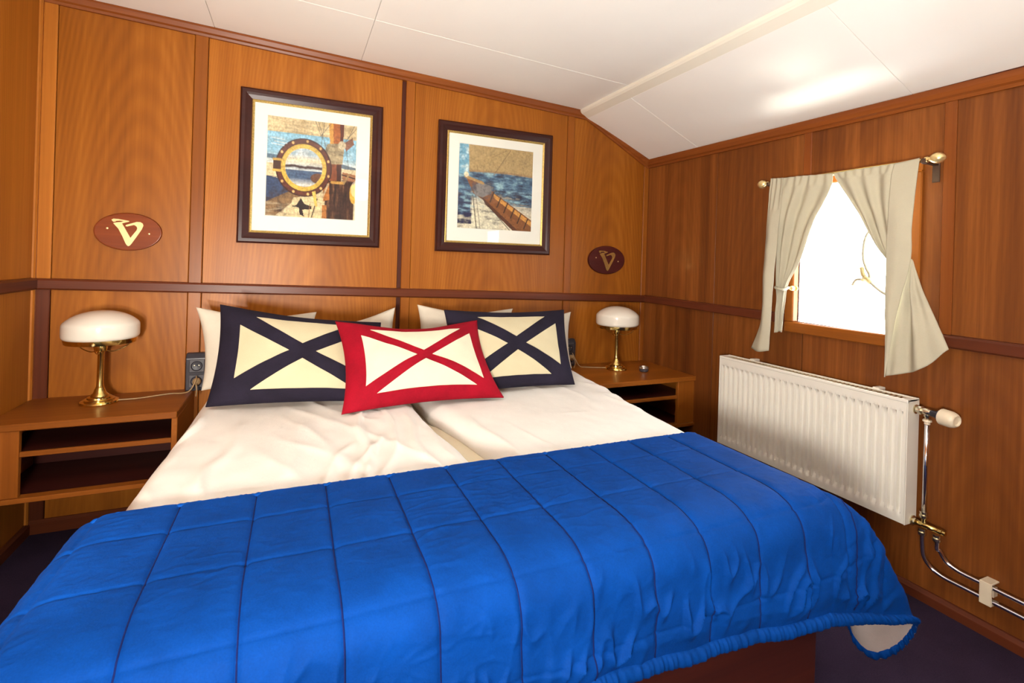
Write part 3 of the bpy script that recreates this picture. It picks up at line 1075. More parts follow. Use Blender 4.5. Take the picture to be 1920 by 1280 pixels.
def cushion(name, label, corners, thick, pinch, seed, body, field, fs, ft, group, sag=0.0, w=0.0):
    f, nm = pillow_surface(*corners, thick, pinch, FR, seed, 0.007, sag=sag)
    root = empty(name, np.mean(corners[:2], axis=0), label, 'cushion', group)
    make_pillow('cover', body, f, root, 90, 64, back=0.40)
    s0, s1 = fs
    t0, t1 = ft
    tri = [((0, .145 - w), (0, .855 + w), (.395 + w, .5)), ((1, .145 - w), (1, .855 + w), (.605 - w, .5)), ((.125 - w, 1), (.875 + w, 1), (.5, .615 - w)), ((.125 - w, 0), (.875 + w, 0), (.5, .385 + w))]
    N = 22
    for T in tri:
        T = [np.array(p) for p in T]
        vs, idx, fs_ = [], {}, []
        for i in range(N + 1):
            for j in range(N + 1 - i):
                a, b2 = i / N, j / N
                p = T[2] * a + T[0] * b2 + T[1] * (1 - a - b2)
                idx[i, j] = len(vs)
                vs.append((s0 + (s1 - s0) * p[0], t0 + (t1 - t0) * p[1]))
        for i in range(N):
            for j in range(N - i):
                fs_.append((idx[i, j], idx[i + 1, j], idx[i, j + 1]))
                if j < N - i - 1:
                    fs_.append((idx[i + 1, j], idx[i + 1, j + 1], idx[i, j + 1]))
        st = np.array(vs)
        top = f(st[:, 0], st[:, 1], 1.0, 0.0025)
        low = f(st[:, 0], st[:, 1], 1.0, -0.002)
        n = len(st)
        rim = [idx[i, 0] for i in range(N + 1)] + [idx[i, N - i] for i in range(N - 1, -1, -1)] + [idx[0, j] for j in range(N - 1, 0, -1)]
        F = fs_ + [tuple(reversed([q + n for q in t])) for t in fs_]
        for k in range(len(rim)):
            p, q = rim[k], rim[(k + 1) % len(rim)]
            F.append((p, q, q + n, p + n))
        mesh_obj('applique_panel', np.concatenate([top, low]), F, field, root, smooth='auto')
    return root


cushion('throw_cushion', 'large navy cushion with cream triangles, leaning on the left side of the bed',
        [(-.285, 2.085, .640), (.36, 1.955, .640), (.352, 2.24, .912), (-.278, 2.33, .988)], .075, .055, 21.0, MNAVY, MCREAM, (.135, .895), (.095, .865), 'signal-flag cushions', sag=0.03)
cushion('throw_cushion', 'red velvet cushion with ivory triangles, in front of the two navy cushions',
        [(.163, 1.855, .638), (.800, 1.885, .638), (.757, 2.12, .928), (.152, 2.12, .936)], .080, .085, 31.0, MRED, MCREAMW, (.115, .895), (.105, .845), 'signal-flag cushions', sag=0.09, w=0.035)
cushion('throw_cushion', 'navy cushion with cream triangles on the window side of the bed',
        [(.60, 1.985, .640), (1.197, 1.985, .640), (1.278, 2.25, .957), (.628, 2.21, .968)], .070, .05, 41.0, MNAVY, MCREAM, (.125, .875), (.10, .86), 'signal-flag cushions', sag=0.02)


# ------------------------------------------------------------------ nightstands
def nightstand(xa, xb, yf, label, stile_left, mat):
    o = empty('nightstand', ((xa + xb) / 2, 2.5, 0.28), label, 'nightstand', 'built-in nightstands')
    MB().box(xa, yf, 0.540, xb, YB, 0.566).obj('top', mat, o, grain=('X',), bevel=0.003)
    w = 0.105 if stile_left else 0.120
    if stile_left:
        MB().box(xa, yf + .012, 0.296, xa + w, yf + .034, 0.540).obj('stile', mat, o, grain=('Z',), bevel=0.002)
        MB().box(xb - .020, yf + .012, 0.296, xb, YB, 0.540).obj('side_panel', mat, o, grain=('Y',), bevel=0.002)
        MB().box(xa, yf + .034, 0.296, xa + .018, YB, 0.540).obj('side_panel', mat, o, grain=('Y',))
    else:
        MB().box(xb - w, yf + .012, 0.296, xb, yf + .034, 0.540).obj('stile', mat, o, grain=('Z',), bevel=0.002)
        MB().box(xa, yf + .012, 0.296, xa + .020, YB, 0.540).obj('side_panel', mat, o, grain=('Y',), bevel=0.002)
        MB().box(xb - .018, yf + .034, 0.296, xb, YB, 0.540).obj('side_panel', mat, o, grain=('Y',))
    MB().box(xa + .02, yf + .032, 0.440, xb - .02, YB - .01, 0.457).obj('shelf', WBED, o, grain=('X',))  # shade inside the bays put into darker shelf, bottom and back wood
    MB().box(xa + .02, yf + .020, 0.439, xb - .02, yf + .032, 0.458).obj('edge_strip', mat, o, grain=('X',), bevel=0.002)  # shelf's front edge, split off to keep the unshaded wood
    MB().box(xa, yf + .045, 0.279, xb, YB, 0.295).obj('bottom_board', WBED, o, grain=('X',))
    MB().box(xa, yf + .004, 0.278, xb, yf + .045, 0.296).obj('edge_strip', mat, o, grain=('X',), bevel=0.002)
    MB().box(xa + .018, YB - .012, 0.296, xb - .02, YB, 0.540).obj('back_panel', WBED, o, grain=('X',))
    return o


nightstand(XL, -0.415, 2.325, 'open wooden nightstand with two shelf bays against the left wall', True, WN)
nightstand(1.47, XR, 2.215, 'open wooden nightstand in the corner by the window wall', False, WT)


# ------------------------------------------------------------------ brass lamps
def lamp(c, label, turn, cord_pts):
    o = empty('table_lamp', c, label, 'lamp', 'brass bedside lamps')
    x, y, z = c
    MB().lathe([(0, 0), (.064, 0), (.066, .004), (.064, .010), (.052, .012), (.052, .018), (.042, .020), (.041, .026), (.031, .029), (.029, .036), (.022, .042), (.018, .056), (.0145, .064)],
               c, 40).obj('base', MBRASS, o, smooth='auto')
    MB().lathe([(.0125, .055), (.0135, .066), (.0118, .074), (.0105, .20), (.013, .206), (.013, .212)], c, 24).obj('stem', MBRASS, o, smooth='auto')
    MB().lathe([(.010, .208), (.019, .214), (.022, .226), (.021, .240), (.026, .244), (.026, .252), (.012, .256)], c, 28).obj('lamp_holder', MBRASS, o, smooth='auto')
    # gallery ring that carries the shade
    rg = MB().lathe([(.112, .250), (.118, .250), (.121, .262), (.121, .274), (.116, .276), (.112, .262)], c, 56, cap=False).obj('shade_ring', MBRASS, o, smooth='auto')
    for k in range(3):
        a = turn + k * 2 * math.pi / 3
        ca, sa = math.cos(a), math.sin(a)
        pts = [(x + ca * r, y + sa * r, z + h) for r, h in [(.018, .214), (.045, .208), (.085, .222), (.106, .246), (.116, .254)]]
        MB().tube(pts, .0022, 8, 6).obj('arm', MBRASS, o, smooth=True)
        MB().lathe([(0, -.006), (.005, -.005), (.006, 0), (.005, .005), (0, .006)], (x + ca * .120, y + sa * .120, z + .256), 12, (ca, sa, 0)).obj('ring_screw', MBRASSP, rg, smooth=True)
    prof = [(.108, .272), (.119, .268), (.1265, .275), (.1285, .286), (.1285, .318), (.126, .330), (.118, .340), (.098, .356), (.070, .370), (.036, .379), (.0, .382)]
    pr = [(p.x, p.y) for p in catmull([Vector((a, b2, 0)) for a, b2 in prof], 4)]
    inner = [(r * .965, h - .004) for r, h in reversed(pr)]
    MB().lathe(pr + inner, c, 64, cap=False).obj('lamp_shade', MOPAL, o, smooth=True)
    MB().lathe([(.0, .300), (.012, .298), (.024, .285), (.022, .268), (.013, .256), (0, .254)], c, 20).obj('bulb', MOPAL, o, smooth=True)
    MB().tube(cord_pts, .0028, 8, 8).obj('cord', MCORD, o, smooth=True)
    return o


NZ = 0.566
lamp((-0.728, 2.555, NZ), 'brass lamp with white opal glass shade on the left nightstand', 0.6,
     [(-.664, 2.55, NZ + .008), (-.60, 2.57, NZ + .004), (-.54, 2.60, NZ + .003), (-.49, 2.615, NZ + .004), (-.445, 2.60, NZ + .006), (-.415, 2.585, NZ + .02), (-.398, 2.60, NZ + .055), (-.398, 2.625, NZ + .072)])
lamp((1.800, 2.510, NZ), 'brass lamp with white opal glass shade on the right nightstand', 1.7,
     [(1.74, 2.53, NZ + .008), (1.69, 2.57, NZ + .004), (1.64, 2.60, NZ + .003), (1.60, 2.60, NZ + .010), (1.572, 2.605, NZ + .05), (1.565, 2.632, NZ + .085)])


# ------------------------------------------------------------------ wall sockets
def socket(xc, zc_, w, h, label):
    yb = YB
    o = empty('wall_socket', (xc, yb, zc_ - h / 2), label, 'socket', 'black wall sockets')
    MB().prism([(xc - w / 2, yb, zc_ - h / 2), (xc - w / 2, yb - .040, zc_ - h / 2), (xc - w / 2, yb - .046, zc_ + h / 2 - .022), (xc - w / 2, yb - .030, zc_ + h / 2), (xc - w / 2, yb, zc_ + h / 2)],
               (w, 0, 0)).obj('housing', MBLK, o, bevel=0.004, seg=2)
    for dz in (.030, -.040):
        zz = zc_ + dz
        fp = MB().box(xc - .030, yb - .049, zz - .029, xc + .030, yb - .040, zz + .029).obj('face_plate', MBLK2, o, bevel=0.002)
        MB().lathe([(.0, 0), (.021, 0), (.023, .004), (.020, .006), (.019, .003), (0, .002)], (xc, yb - .048, zz), 24, (0, -1, 0)).obj('outlet', MBLK, fp, smooth='auto')
        for dx in (-.009, .009):
            MB().lathe([(0, 0), (.003, 0), (.003, .003), (0, .003)], (xc + dx, yb - .0485, zz + .003), 10, (0, -1, 0)).obj('contact', MNICK, fp, smooth='auto')
    return o


socket(-0.402, 0.650, .090, .172, 'black double socket on the back wall beside the left nightstand')
socket(1.556, 0.650, .090, .165, 'black double socket half hidden by the right navy cushion')
for (x, z, lab) in [(-0.398, 0.612, 'brown mains plug in the lower outlet of the left socket'), (1.560, 0.624, 'dark mains plug in the socket by the right nightstand')]:
    p = empty('mains_plug', (x, YB - .055, z), lab, 'plug')
    MB().lathe([(.0, 0), (.014, 0), (.017, .006), (.016, .020), (.008, .030), (.004, .034), (0, .034)], (x, YB - .055, z), 18, (0, -1, 0)).obj('body', MCORD, p, smooth='auto')
    MB().tube([(x, YB - .088, z), (x + .004, YB - .100, z - .012), (x + .006, YB - .100, z - .035), (x + .002, YB - .09, z - .060)], .003, 8, 6).obj('cord', MCORD, p, smooth=True)

# small glass dish
d = empty('glass_dish', (1.925, 2.405, NZ), 'small dark glass dish with a silver rim on the right nightstand', 'dish')
MB().lathe([(0, 0), (.020, 0), (.025, .004), (.027, .020), (.024, .021), (.021, .008), (0, .006)], (1.925, 2.405, NZ), 28).obj('bowl', MBLK2, d, smooth='auto')
MB().lathe([(.022, .019), (.0275, .019), (.029, .024), (.027, .030), (.022, .030), (.020, .024)], (1.925, 2.405, NZ), 28, cap=False).obj('rim', MDISH, d, smooth='auto')
MB().lathe([(0, .010), (.018, .010), (.019, .013), (0, .020)], (1.925, 2.405, NZ), 20).obj('candle', MSHEET2, d, smooth='auto')


# ------------------------------------------------------------------ pictures: painted grids
def sat(x): return np.clip(x, 0, 1)


def hexc(r, g, b): return np.array(S(r, g, b)[:3])


def fbm(n, m, sx, sy, seed, octv=3):
    out = np.zeros((n, m))
    for i in range(n):
        for j in range(m):
            v, a, f = 0, 0.6, 1.0
            for _ in range(octv):
                v += a * mnoise.noise(Vector((i / n * sx * f + seed, j / m * sy * f - seed, seed * .37)))
                a *= .55
                f *= 2.1
            out[i, j] = v
    return out


class Paint:
    def __init__(s, n, m):
        s.n, s.m = n, m
        s.u, s.v = np.meshgrid((np.arange(n) + .5) / n, (np.arange(m) + .5) / m, indexing='ij')   # u right, v down
        s.c = np.zeros((n, m, 3))

    def put(s, mask, col):
        mask = sat(mask)[..., None]
        s.c = s.c * (1 - mask) + np.asarray(col) * mask

    def line(s, p, q, w, col, a=1.0):
        p, q = np.array(p), np.array(q)
        d = q - p
        L2 = d @ d
        t = sat(((s.u - p[0]) * d[0] + (s.v - p[1]) * d[1]) / L2)
        dist = np.hypot(s.u - p[0] - t * d[0], s.v - p[1] - t * d[1])
        s.put(sat((w - dist) / 0.005 + .5) * a, col)

    def poly(s, pts, col, a=1.0, soft=0.006):
        inside = np.zeros(s.u.shape, bool)
        k = len(pts)
        for i in range(k):
            (x0, y0), (x1, y1) = pts[i], pts[(i + 1) % k]
            c = ((y0 > s.v) != (y1 > s.v)) & (s.u < (x1 - x0) * (s.v - y0) / (y1 - y0 + 1e-12) + x0)
            inside ^= c
        s.put(inside * a, col)

    def disc(s, x, y, r, col, a=1.0, ry=None):
        ry = ry or r
        dd = np.hypot((s.u - x) / r, (s.v - y) / ry)
        s.put(sat((1 - dd) * r / .006 + .5) * a, col)


def paint_porthole():
    p = Paint(170, 190)
    n1 = fbm(170, 190, 9, 9, 3.1)
    n2 = fbm(170, 190, 4, 26, 8.2)
    n3 = fbm(170, 190, 34, 5, 5.5)
    cream, blue = hexc(232, 214, 178), hexc(150, 198, 222)
    p.c[:] = hexc(226, 206, 168)
    p.put((p.v < .17), hexc(222, 202, 162))
    p.put(sat(n1 * 1.2) * (p.v < .17), hexc(196, 170, 124))
    p.put((p.v > .155) & (p.v < .47), blue)
    p.put(((p.v > .2) & (p.v < .47)) * sat(n1 + .1), hexc(196, 222, 232))
    p.put(sat((p.v - .36) * 12) * (p.v < .5), hexc(226, 232, 228))
    p.line((.0, .40), (.14, .41), .022, hexc(52, 92, 122), .8)
    p.line((.84, .44), (1, .47), .022, hexc(48, 82, 112), .8)
    p.put((p.v > .47), hexc(228, 210, 172))
    # sea and coiled rope lower left
    p.poly([(0, .60), (.16, .62), (.32, .74), (.20, .85), (0, .86)], hexc(72, 92, 128))
    p.put(((p.u < .35) & (p.v > .6) & (p.v < .88)) * sat(n2 * 1.8), hexc(36, 46, 82))
    p.poly([(0, .86), (.34, .70), (.38, .78), (.10, 1.0), (0, 1.0)], hexc(150, 120, 86))
    p.put(((p.u < .42) & (p.v > .70)) * sat(n1 * 1.8), hexc(74, 50, 40))
    p.put(((p.u < .3) & (p.v > .86)) * sat(-n2 * 1.5), hexc(236, 222, 190))
    # deck with dark shapes
    p.poly([(.30, .80), (.66, .78), (.66, 1), (.22, 1)], hexc(232, 214, 172))
    p.put(((p.v > .8) & (p.u > .22) & (p.u < .66)) * sat(n2 * .8), hexc(198, 160, 108))
    p.poly([(.33, .88), (.38, .80), (.42, .86), (.50, .88), (.50, .91), (.40, .92), (.42, .99), (.37, .97), (.36, .90), (.27, .89)], hexc(58, 40, 44))
    p.line((.56, .80), (.50, 1.0), .006, hexc(70, 48, 40))
    p.line((.48, .86), (.47, 1.0), .004, hexc(150, 110, 70))
    # mast
    p.poly([(.67, 0), (.85, 0), (.84, .22), (.69, .22)], hexc(186, 112, 52))
    p.poly([(.67, 0), (.72, 0), (.73, .22), (.69, .22)], hexc(226, 170, 86))
    p.poly([(.80, 0), (.85, 0), (.84, .22), (.81, .22)], hexc(112, 56, 40))
    p.poly([(.66, .22), (.86, .20), (.84, .42), (.68, .44), (.62, .34)], hexc(176, 160, 128))
    p.put(((p.u > .62) & (p.u < .86) & (p.v > .2) & (p.v < .44)) * sat(n1 * 2), hexc(100, 84, 66))
    p.poly([(.84, .20), (.95, .13), (.97, .20), (.88, .28)], hexc(150, 104, 84))
    p.disc(.83, .22, .045, hexc(222, 208, 176), .8)
    p.poly([(.69, .43), (.83, .42), (.83, .62), (.70, .62)], hexc(150, 86, 52))
    p.poly([(.77, .43), (.83, .42), (.83, .62), (.78, .62)], hexc(84, 44, 36))
    # standing rigging
    for (a, b2) in [((.58, .15), (.70, .0)), ((.55, .0), (.66, .30)), ((.52, .0), (.60, .18)), ((.86, .18), (1, .02)), ((.90, .14), (.97, .0)), ((.88, .25), (.91, .45)), ((.62, .0), (.58, .32))]:
        p.line(a, b2, .0035, hexc(96, 92, 90), .8)
    p.line((.03, .02), (.5, .1), .003, hexc(196, 170, 130), .8)
    # rail, barrel and the dark wall at the lower right
    p.poly([(.84, .50), (1, .52), (1, .60), (.84, .58)], hexc(176, 126, 90))
    p.line((.84, .53), (1, .56), .007, hexc(70, 42, 38))
    p.line((.84, .59), (1, .60), .006, hexc(90, 52, 40))
    p.poly([(.66, .60), (.98, .60), (.98, 1), (.64, 1)], hexc(82, 50, 38))
    p.put(((p.u > .66) & (p.v > .6)) * sat(n3 * 2.0), hexc(46, 26, 26))
    p.put(((p.u > .66) & (p.v > .62)) * sat(-n3 * 1.5 - .12), hexc(168, 124, 84))
    p.poly([(.62, .62), (.69, .60), (.70, .80), (.63, .82)], hexc(190, 124, 58))
    p.poly([(.62, .86), (.67, .86), (.67, 1), (.62, 1)], hexc(196, 132, 70))
    p.line((.72, .615), (.86, .615), .014, hexc(212, 166, 88))
    p.line((.86, .62), (.92, .52), .010, hexc(172, 142, 98))
    p.put(sat((1 - np.hypot((p.u - .98) / .05, (p.v - .72) / .11)) * 10), hexc(236, 188, 84))
    # brass porthole
    cx, cy = .405, .49
    R = np.hypot((p.u - cx) / .315, (p.v - cy) / .300)
    p.put(sat((1 - R) * 50), hexc(112, 60, 46))
    p.put(sat((.97 - R) * 50) * sat((p.u - p.v) * 1.2 - .0) * .0, hexc(80, 40, 36))
    p.put(sat((R - .94) * 40) * sat((1 - R) * 50), hexc(66, 34, 32))
    p.put(sat((.83 - R) * 50), hexc(58, 34, 30))
    p.put(sat((.81 - R) * 50), hexc(226, 190, 92))
    p.put(sat((.76 - R) * 50) * sat(.6 - p.v), hexc(244, 218, 140))
    I = sat((.66 - R) * 50)
    p.put(I, hexc(214, 222, 224))
    p.put(I * (p.v < .45) * sat(n1 + .3), hexc(158, 188, 210))
    p.put(I * sat(1 - np.abs(p.v - .42) / .06), hexc(240, 224, 190))
    p.put(I * (p.v > .52), hexc(92, 116, 148))
    p.put(I * (p.v > .52) * sat(n2 * 2.4), hexc(48, 58, 92))
    p.put(I * sat((p.v - .60) * 14), hexc(228, 226, 220))
    p.put(I * sat((p.v - .58) * 14) * sat(n1 * 2), hexc(120, 130, 158))
    p.put(I * sat((.020 - np.abs(p.v - .485 - .02 * n1)) * 80), hexc(84, 58, 56))
    p.put(I * sat((1 - np.hypot((p.u - .56) / .085, (p.v - .59) / .055)) * 8), hexc(120, 84, 66))
    for k in range(11):
        a = 2 * math.pi * k / 11 + .25
        p.disc(cx + .285 * math.cos(a), cy + .272 * math.sin(a), .014, hexc(238, 196, 130))
    p.poly([(.07, .42), (.14, .42), (.14, .55), (.07, .55)], hexc(84, 52, 34))
    p.line((.075, .43), (.15, .43), .012, hexc(226, 186, 92))
    p.line((.075, .54), (.15, .54), .012, hexc(232, 194, 100))
    p.poly([(.50, .73), (.54, .72), (.565, .88), (.54, .88)], hexc(240, 206, 112))
    p.line((.68, .64), (.62, .78), .010, hexc(206, 184, 150))
    for (x, y) in [(.05, .215), (.08, .25), (.05, .275)]:  # white glare painted into the print's sky
        p.line((x, y), (x + .13, y + .012), .005, hexc(226, 234, 236), .8)
    p.c *= (1 + .55 * fbm(170, 190, 60, 60, 12.1, 2))[..., None] * (1 + .5 * n2)[..., None]
    p.c = sat((p.c * 0.80) ** 1.15)
    return p


def paint_bowsprit():
    p = Paint(160, 190)
    n1 = fbm(160, 190, 7, 22, 2.7, 4)
    n2 = fbm(160, 190, 14, 14, 9.3)
    p.c[:] = hexc(70, 104, 134)
    p.put(sat(n1 * 2.2), hexc(34, 40, 70))
    p.put(sat(-n1 * 2.0), hexc(150, 188, 200))
    p.put(((p.u > .45) & (p.v > .52) & (p.v < .72)) * sat(n1 * 1.5 + .45), hexc(38, 34, 60))
    p.put((p.u < .14) * (p.v < .36), hexc(112, 168, 196))
    p.put(((p.u < .14) & (p.v < .40)) * sat(n2 * 1.6), hexc(206, 222, 220))
    # foam
    fo = sat((p.v - .52 - .25 * np.abs(p.u - .3) + .25 * n1) * 6) * sat((1.05 - p.u * .3) - p.v * .0)
    p.put(fo * ((p.u > .16) | (p.v > .84)), hexc(226, 218, 190))
    p.put(fo * sat(n1 * 2.4 - .1), hexc(92, 88, 96))
    p.put(((p.u > .55) & (p.v > .70)) * sat(.5 - n1 * 1.2), hexc(222, 208, 180))
    p.put(((p.u < .18) & (p.v > .6) & (p.v < .95)) * sat(n1 * 1.5 + .6), hexc(36, 36, 72))
    # sail
    edge = .335 + .05 * (p.u - .1) * (1 - p.u) * -1.5
    sail = sat((edge - p.v) * 60) * sat((p.u - .115 - .04 * p.v) * 60)
    p.put(sail, hexc(180, 152, 104))
    p.put(sail * sat(n2 * .9), hexc(150, 122, 80))
    p.put(sail * sat((p.v - edge + .04) * 30), hexc(150, 112, 74))
    p.line((.46, .34), (.68, .02), .005, hexc(130, 104, 70), sail.max() * .8)
    p.line((.45, .12), (.62, .03), .004, hexc(140, 112, 78), .7)
    for x in (.25, .33, .62, .73, .82):
        p.line((x, .12), (x - .01, .33), .004, hexc(156, 128, 86), .5)
    # bowsprit
    p.poly([(.10, .40), (.30, .42), (.48, .56), (1.0, .86), (1.0, 1.0), (.82, 1.0), (.42, .70), (.20, .58)], hexc(132, 82, 44))
    p.poly([(.46, .56), (1.0, .88), (1.0, .94), (.48, .62)], hexc(206, 146, 72))
    p.poly([(.30, .60), (.42, .70), (.82, 1.0), (.74, 1.0), (.36, .70)], hexc(92, 54, 36))
    for k in range(6):
        x = .47 + k * .095
        y = .545 + k * .06
        p.line((x, y), (x - .05, y + .12), .008, hexc(60, 36, 30))
    p.poly([(.18, .50), (.28, .44), (.42, .47), (.44, .56), (.32, .62), (.22, .60)], hexc(130, 124, 122))
    p.put(((p.u > .16) & (p.u < .46) & (p.v > .42) & (p.v < .63)) * sat(n2 * 2.2), hexc(70, 66, 74))
    p.line((.09, .385), (.32, .45), .016, hexc(172, 136, 84))
    p.disc(.10, .36, .03, hexc(236, 224, 190))
    p.line((.30, .62), (.70, 1.0), .004, hexc(60, 46, 44))
    p.line((.19, .60), (.25, 1.0), .005, hexc(60, 50, 50))
    p.line((.23, .60), (.30, 1.0), .003, hexc(80, 66, 60))
    p.c *= (1 + .5 * fbm(160, 190, 50, 60, 4.1, 2))[..., None] * (1 + .3 * n2)[..., None]
    p.c = sat(p.c * 0.85)
    return p


def picture(outer, image, label, paint):
    (ox0, oz0, ox1, oz1), (ix0, iz0, ix1, iz1) = outer, image
    yb = YB - .002
    o = empty('framed_picture', ((ox0 + ox1) / 2, YB, oz0), label, 'picture', 'framed ship pictures')
    w = 0.052
    sec = [(0, 0), (0, -.018), (.008, -.026), (.022, -.026), (.032, -.021), (w, -.014), (w, 0)]     # (in, out of the wall)

    def ring(off0, section, mat, name, grainy):
        pts = [(ox0, oz0), (ox1, oz0), (ox1, oz1), (ox0, oz1)]
        sg = [(1, 1), (-1, 1), (-1, -1), (1, -1)]
        b = MB()
        vs = []
        for (x, z), (sx, sz) in zip(pts, sg):
            for (i, j) in section:
                vs.append((x + sx * (i + off0), yb + j, z + sz * (i + off0)))
        n = len(section)
        fs = []
        for c in range(4):
            c2 = (c + 1) % 4
            for k in range(n):
                k2 = (k + 1) % n
                fs.append((c * n + k, c2 * n + k, c2 * n + k2, c * n + k2))
        b.add(vs, fs)
        return b.obj(name, mat, o, grain=('X',) if grainy else None)
    ring(0, sec, FRM, 'frame', True)
    ring(w - .001, [(0, -.002), (0, -.016), (.004, -.018), (.011, -.013), (.011, -.002)], MGOLD, 'gilt_slip', False)
    m = w + .006
    # mat board with a bevelled opening
    X0, Z0, X1, Z1 = ox0 + m, oz0 + m, ox1 - m, oz1 - m
    y1, y2 = yb - .0085, yb - .006
    outer_r = [(X0, y1, Z0), (X1, y1, Z0), (X1, y1, Z1), (X0, y1, Z1)]
    mid_r = [(ix0 - .003, y1, iz0 - .003), (ix1 + .003, y1, iz0 - .003), (ix1 + .003, y1, iz1 + .003), (ix0 - .003, y1, iz1 + .003)]
    inn_r = [(ix0, y2, iz0), (ix1, y2, iz0), (ix1, y2, iz1), (ix0, y2, iz1)]
    fs = []
    for a in range(2):
        for c in range(4):
            c2 = (c + 1) % 4
            fs.append((a * 4 + c, a * 4 + c2, (a + 1) * 4 + c2, (a + 1) * 4 + c))
    mesh_obj('mat_board', outer_r + mid_r + inn_r, fs, MMAT, o, fixn=False)
    # print
    n, mm = paint.n, paint.m
    us, vs_ = np.linspace(0, 1, n), np.linspace(0, 1, mm)
    V = np.zeros((n, mm, 3))
    V[:, :, 0] = ix0 + (ix1 - ix0) * us[:, None]
    V[:, :, 1] = y2 + .0004
    V[:, :, 2] = iz1 - (iz1 - iz0) * vs_[None, :]
    pr = mesh_obj('print', V.reshape(-1, 3), grid_faces(n, mm), MPRINT, o, fixn=False)
    at = pr.data.attributes.new('paint', 'FLOAT_COLOR', 'POINT')
    at.data.foreach_set('color', np.c_[paint.c.reshape(-1, 3), np.ones(n * mm)].astype(np.float32).ravel())
    mesh_obj('glass', [(X0, yb - .0115, Z0), (X1, yb - .0115, Z0), (X1, yb - .0115, Z1), (X0, yb - .0115, Z1)], [(0, 1, 2, 3)], MGLASS, o, fixn=False)
    return o


picture((-0.262, 1.251, 0.399, 1.991), (-0.143, 1.389, 0.271, 1.874), 'dark framed picture of a brass porthole on deck above the left pillows', paint_porthole())
picture((0.702, 1.245, 1.411, 1.971), (0.827, 1.382, 1.287, 1.858), 'dark framed picture of a bowsprit over the sea, nearer the window wall', paint_bowsprit())


# ------------------------------------------------------------------ oval plaques with a brass letter
def plaque(xc, zc_, a, bb_, mat, label, em):
    o = empty('oval_plaque', (xc, YB, zc_ - bb_), label, 'plaque', 'oval plaques on the back wall')
    n = 72
    rings = [(1.0, 0.0), (1.0, -.010), (.975, -.0145), (.945, -.0150), (.935, -.0138), (.90, -.0138)]
    vs, fs = [], []
    for s, y in rings:
        for k in range(n):
            t = 2 * math.pi * k / n
            vs.append((xc + (a - bb_ * (1 - s)) * math.cos(t), YB + y, zc_ + bb_ * s * math.sin(t)))
    for i in range(len(rings) - 1):
        for k in range(n):
            k2 = (k + 1) % n
            fs.append((i * n + k, i * n + k2, (i + 1) * n + k2, (i + 1) * n + k))
    fs.append(tuple(range((len(rings) - 1) * n, len(rings) * n)))
    mesh_obj('board', vs, fs, mat, o, grain=('X',), smooth='auto')
    P = [(552, 388), (595, 366), (700, 370), (925, 400), (930, 412), (900, 425), (778, 462), (800, 500), (965, 775), (1095, 600), (1108, 560), (1095, 520), (1060, 495), (1030, 486), (880, 526),
         (850, 514), (868, 490), (1030, 436), (1090, 415), (1170, 415), (1222, 445), (1240, 490), (1205, 580), (1000, 890), (955, 945), (920, 957), (885, 930), (860, 890), (790, 740), (700, 580),
         (590, 464), (650, 446), (760, 430), (810, 412), (720, 404), (650, 414), (625, 432), (590, 434), (568, 415)]
    pts = [(xc + (x - 907) / 742 * a, zc_ - (y - 640) / 415 * bb_) for x, y in P]
    bm = bmesh.new()
    v1 = [bm.verts.new((x, YB - .0138, z)) for x, z in pts]
    f0 = bm.faces.new(v1)
    r = bmesh.ops.extrude_face_region(bm, geom=[f0])
    for v in [g_ for g_ in r['geom'] if isinstance(g_, bmesh.types.BMVert)]:
        v.co.y -= .0035
    bmesh.ops.triangulate(bm, faces=bm.faces[:])
    bm.verts.index_update()
    mesh_obj('letter', [v.co[:] for v in bm.verts], [[v.index for v in f.verts] for f in bm.faces], em, o)
    bm.free()
    for sx in (-1, 1):
        MB().lathe([(0, 0), (.0042, 0), (.004, .0016), (.002, .0024), (0, .0025)], (xc + sx * a * .61 + (.01 * a), YB - .0138, zc_ + (.012 if sx < 0 else -.006) * bb_ / .082), 12, (0, -1, 0)).obj('screw', MBRASSP, o, smooth='auto')
    return o


plaque(-0.682, 1.280, .124, .083, WPLQ, 'red-brown oval plaque with a brass V above the left lamp', MBRASSP)
plaque(1.832, 1.227, .138, .091, WPLQ2, 'dark oval plaque with a brass V above the right lamp', MBRASS)

# ------------------------------------------------------------------ radiator
rad = empty('radiator', (2.09, 1.5, 0.285), 'white ribbed panel radiator under the window', 'radiator')
RY0, RY1, RZ0, RZ1, RX = 1.072, 1.945, 0.288, 0.742, 2.045


def rib_prof(y):
    return y


# front plate with pressed vertical channels
ny_r, nz_r = 29 * 8 + 1, 40
Yr = np.linspace(RY0 + .004, RY1 - .004, ny_r)
Zr = np.linspace(RZ0 + .002, RZ1 - .012, nz_r)
zin = np.clip((Zr - (RZ0 + .030)) / .018, 0, 1) * np.clip((RZ1 - .048 - Zr) / .014, 0, 1)
zin = zin * zin * (3 - 2 * zin)
nrib = 29
ph = ((Yr - Yr[0]) / (Yr[-1] - Yr[0]) * nrib) % 1.0
pr_ = np.clip((0.5 - np.abs(ph - .5) - .16) / .10, 0, 1)
pr_[(Yr < RY0 + .018) | (Yr > RY1 - .018)] = 0
Gr = np.zeros((ny_r, nz_r, 3))
Gr[:, :, 0] = RX + 0.0125 * pr_[:, None] * zin[None, :]
Gr[:, :, 1] = Yr[:, None]
Gr[:, :, 2] = Zr[None, :]
mesh_obj('front_plate', Gr.reshape(-1, 3), grid_faces(ny_r, nz_r), MRAD, rad, smooth='auto', fixn=False)
MB().box(RX + .0132, RY0 + .006, RZ0 + .01, RX + .030, RY1 - .006, RZ1 - .03).obj('water_channel', MRAD, rad, bevel=0.004)
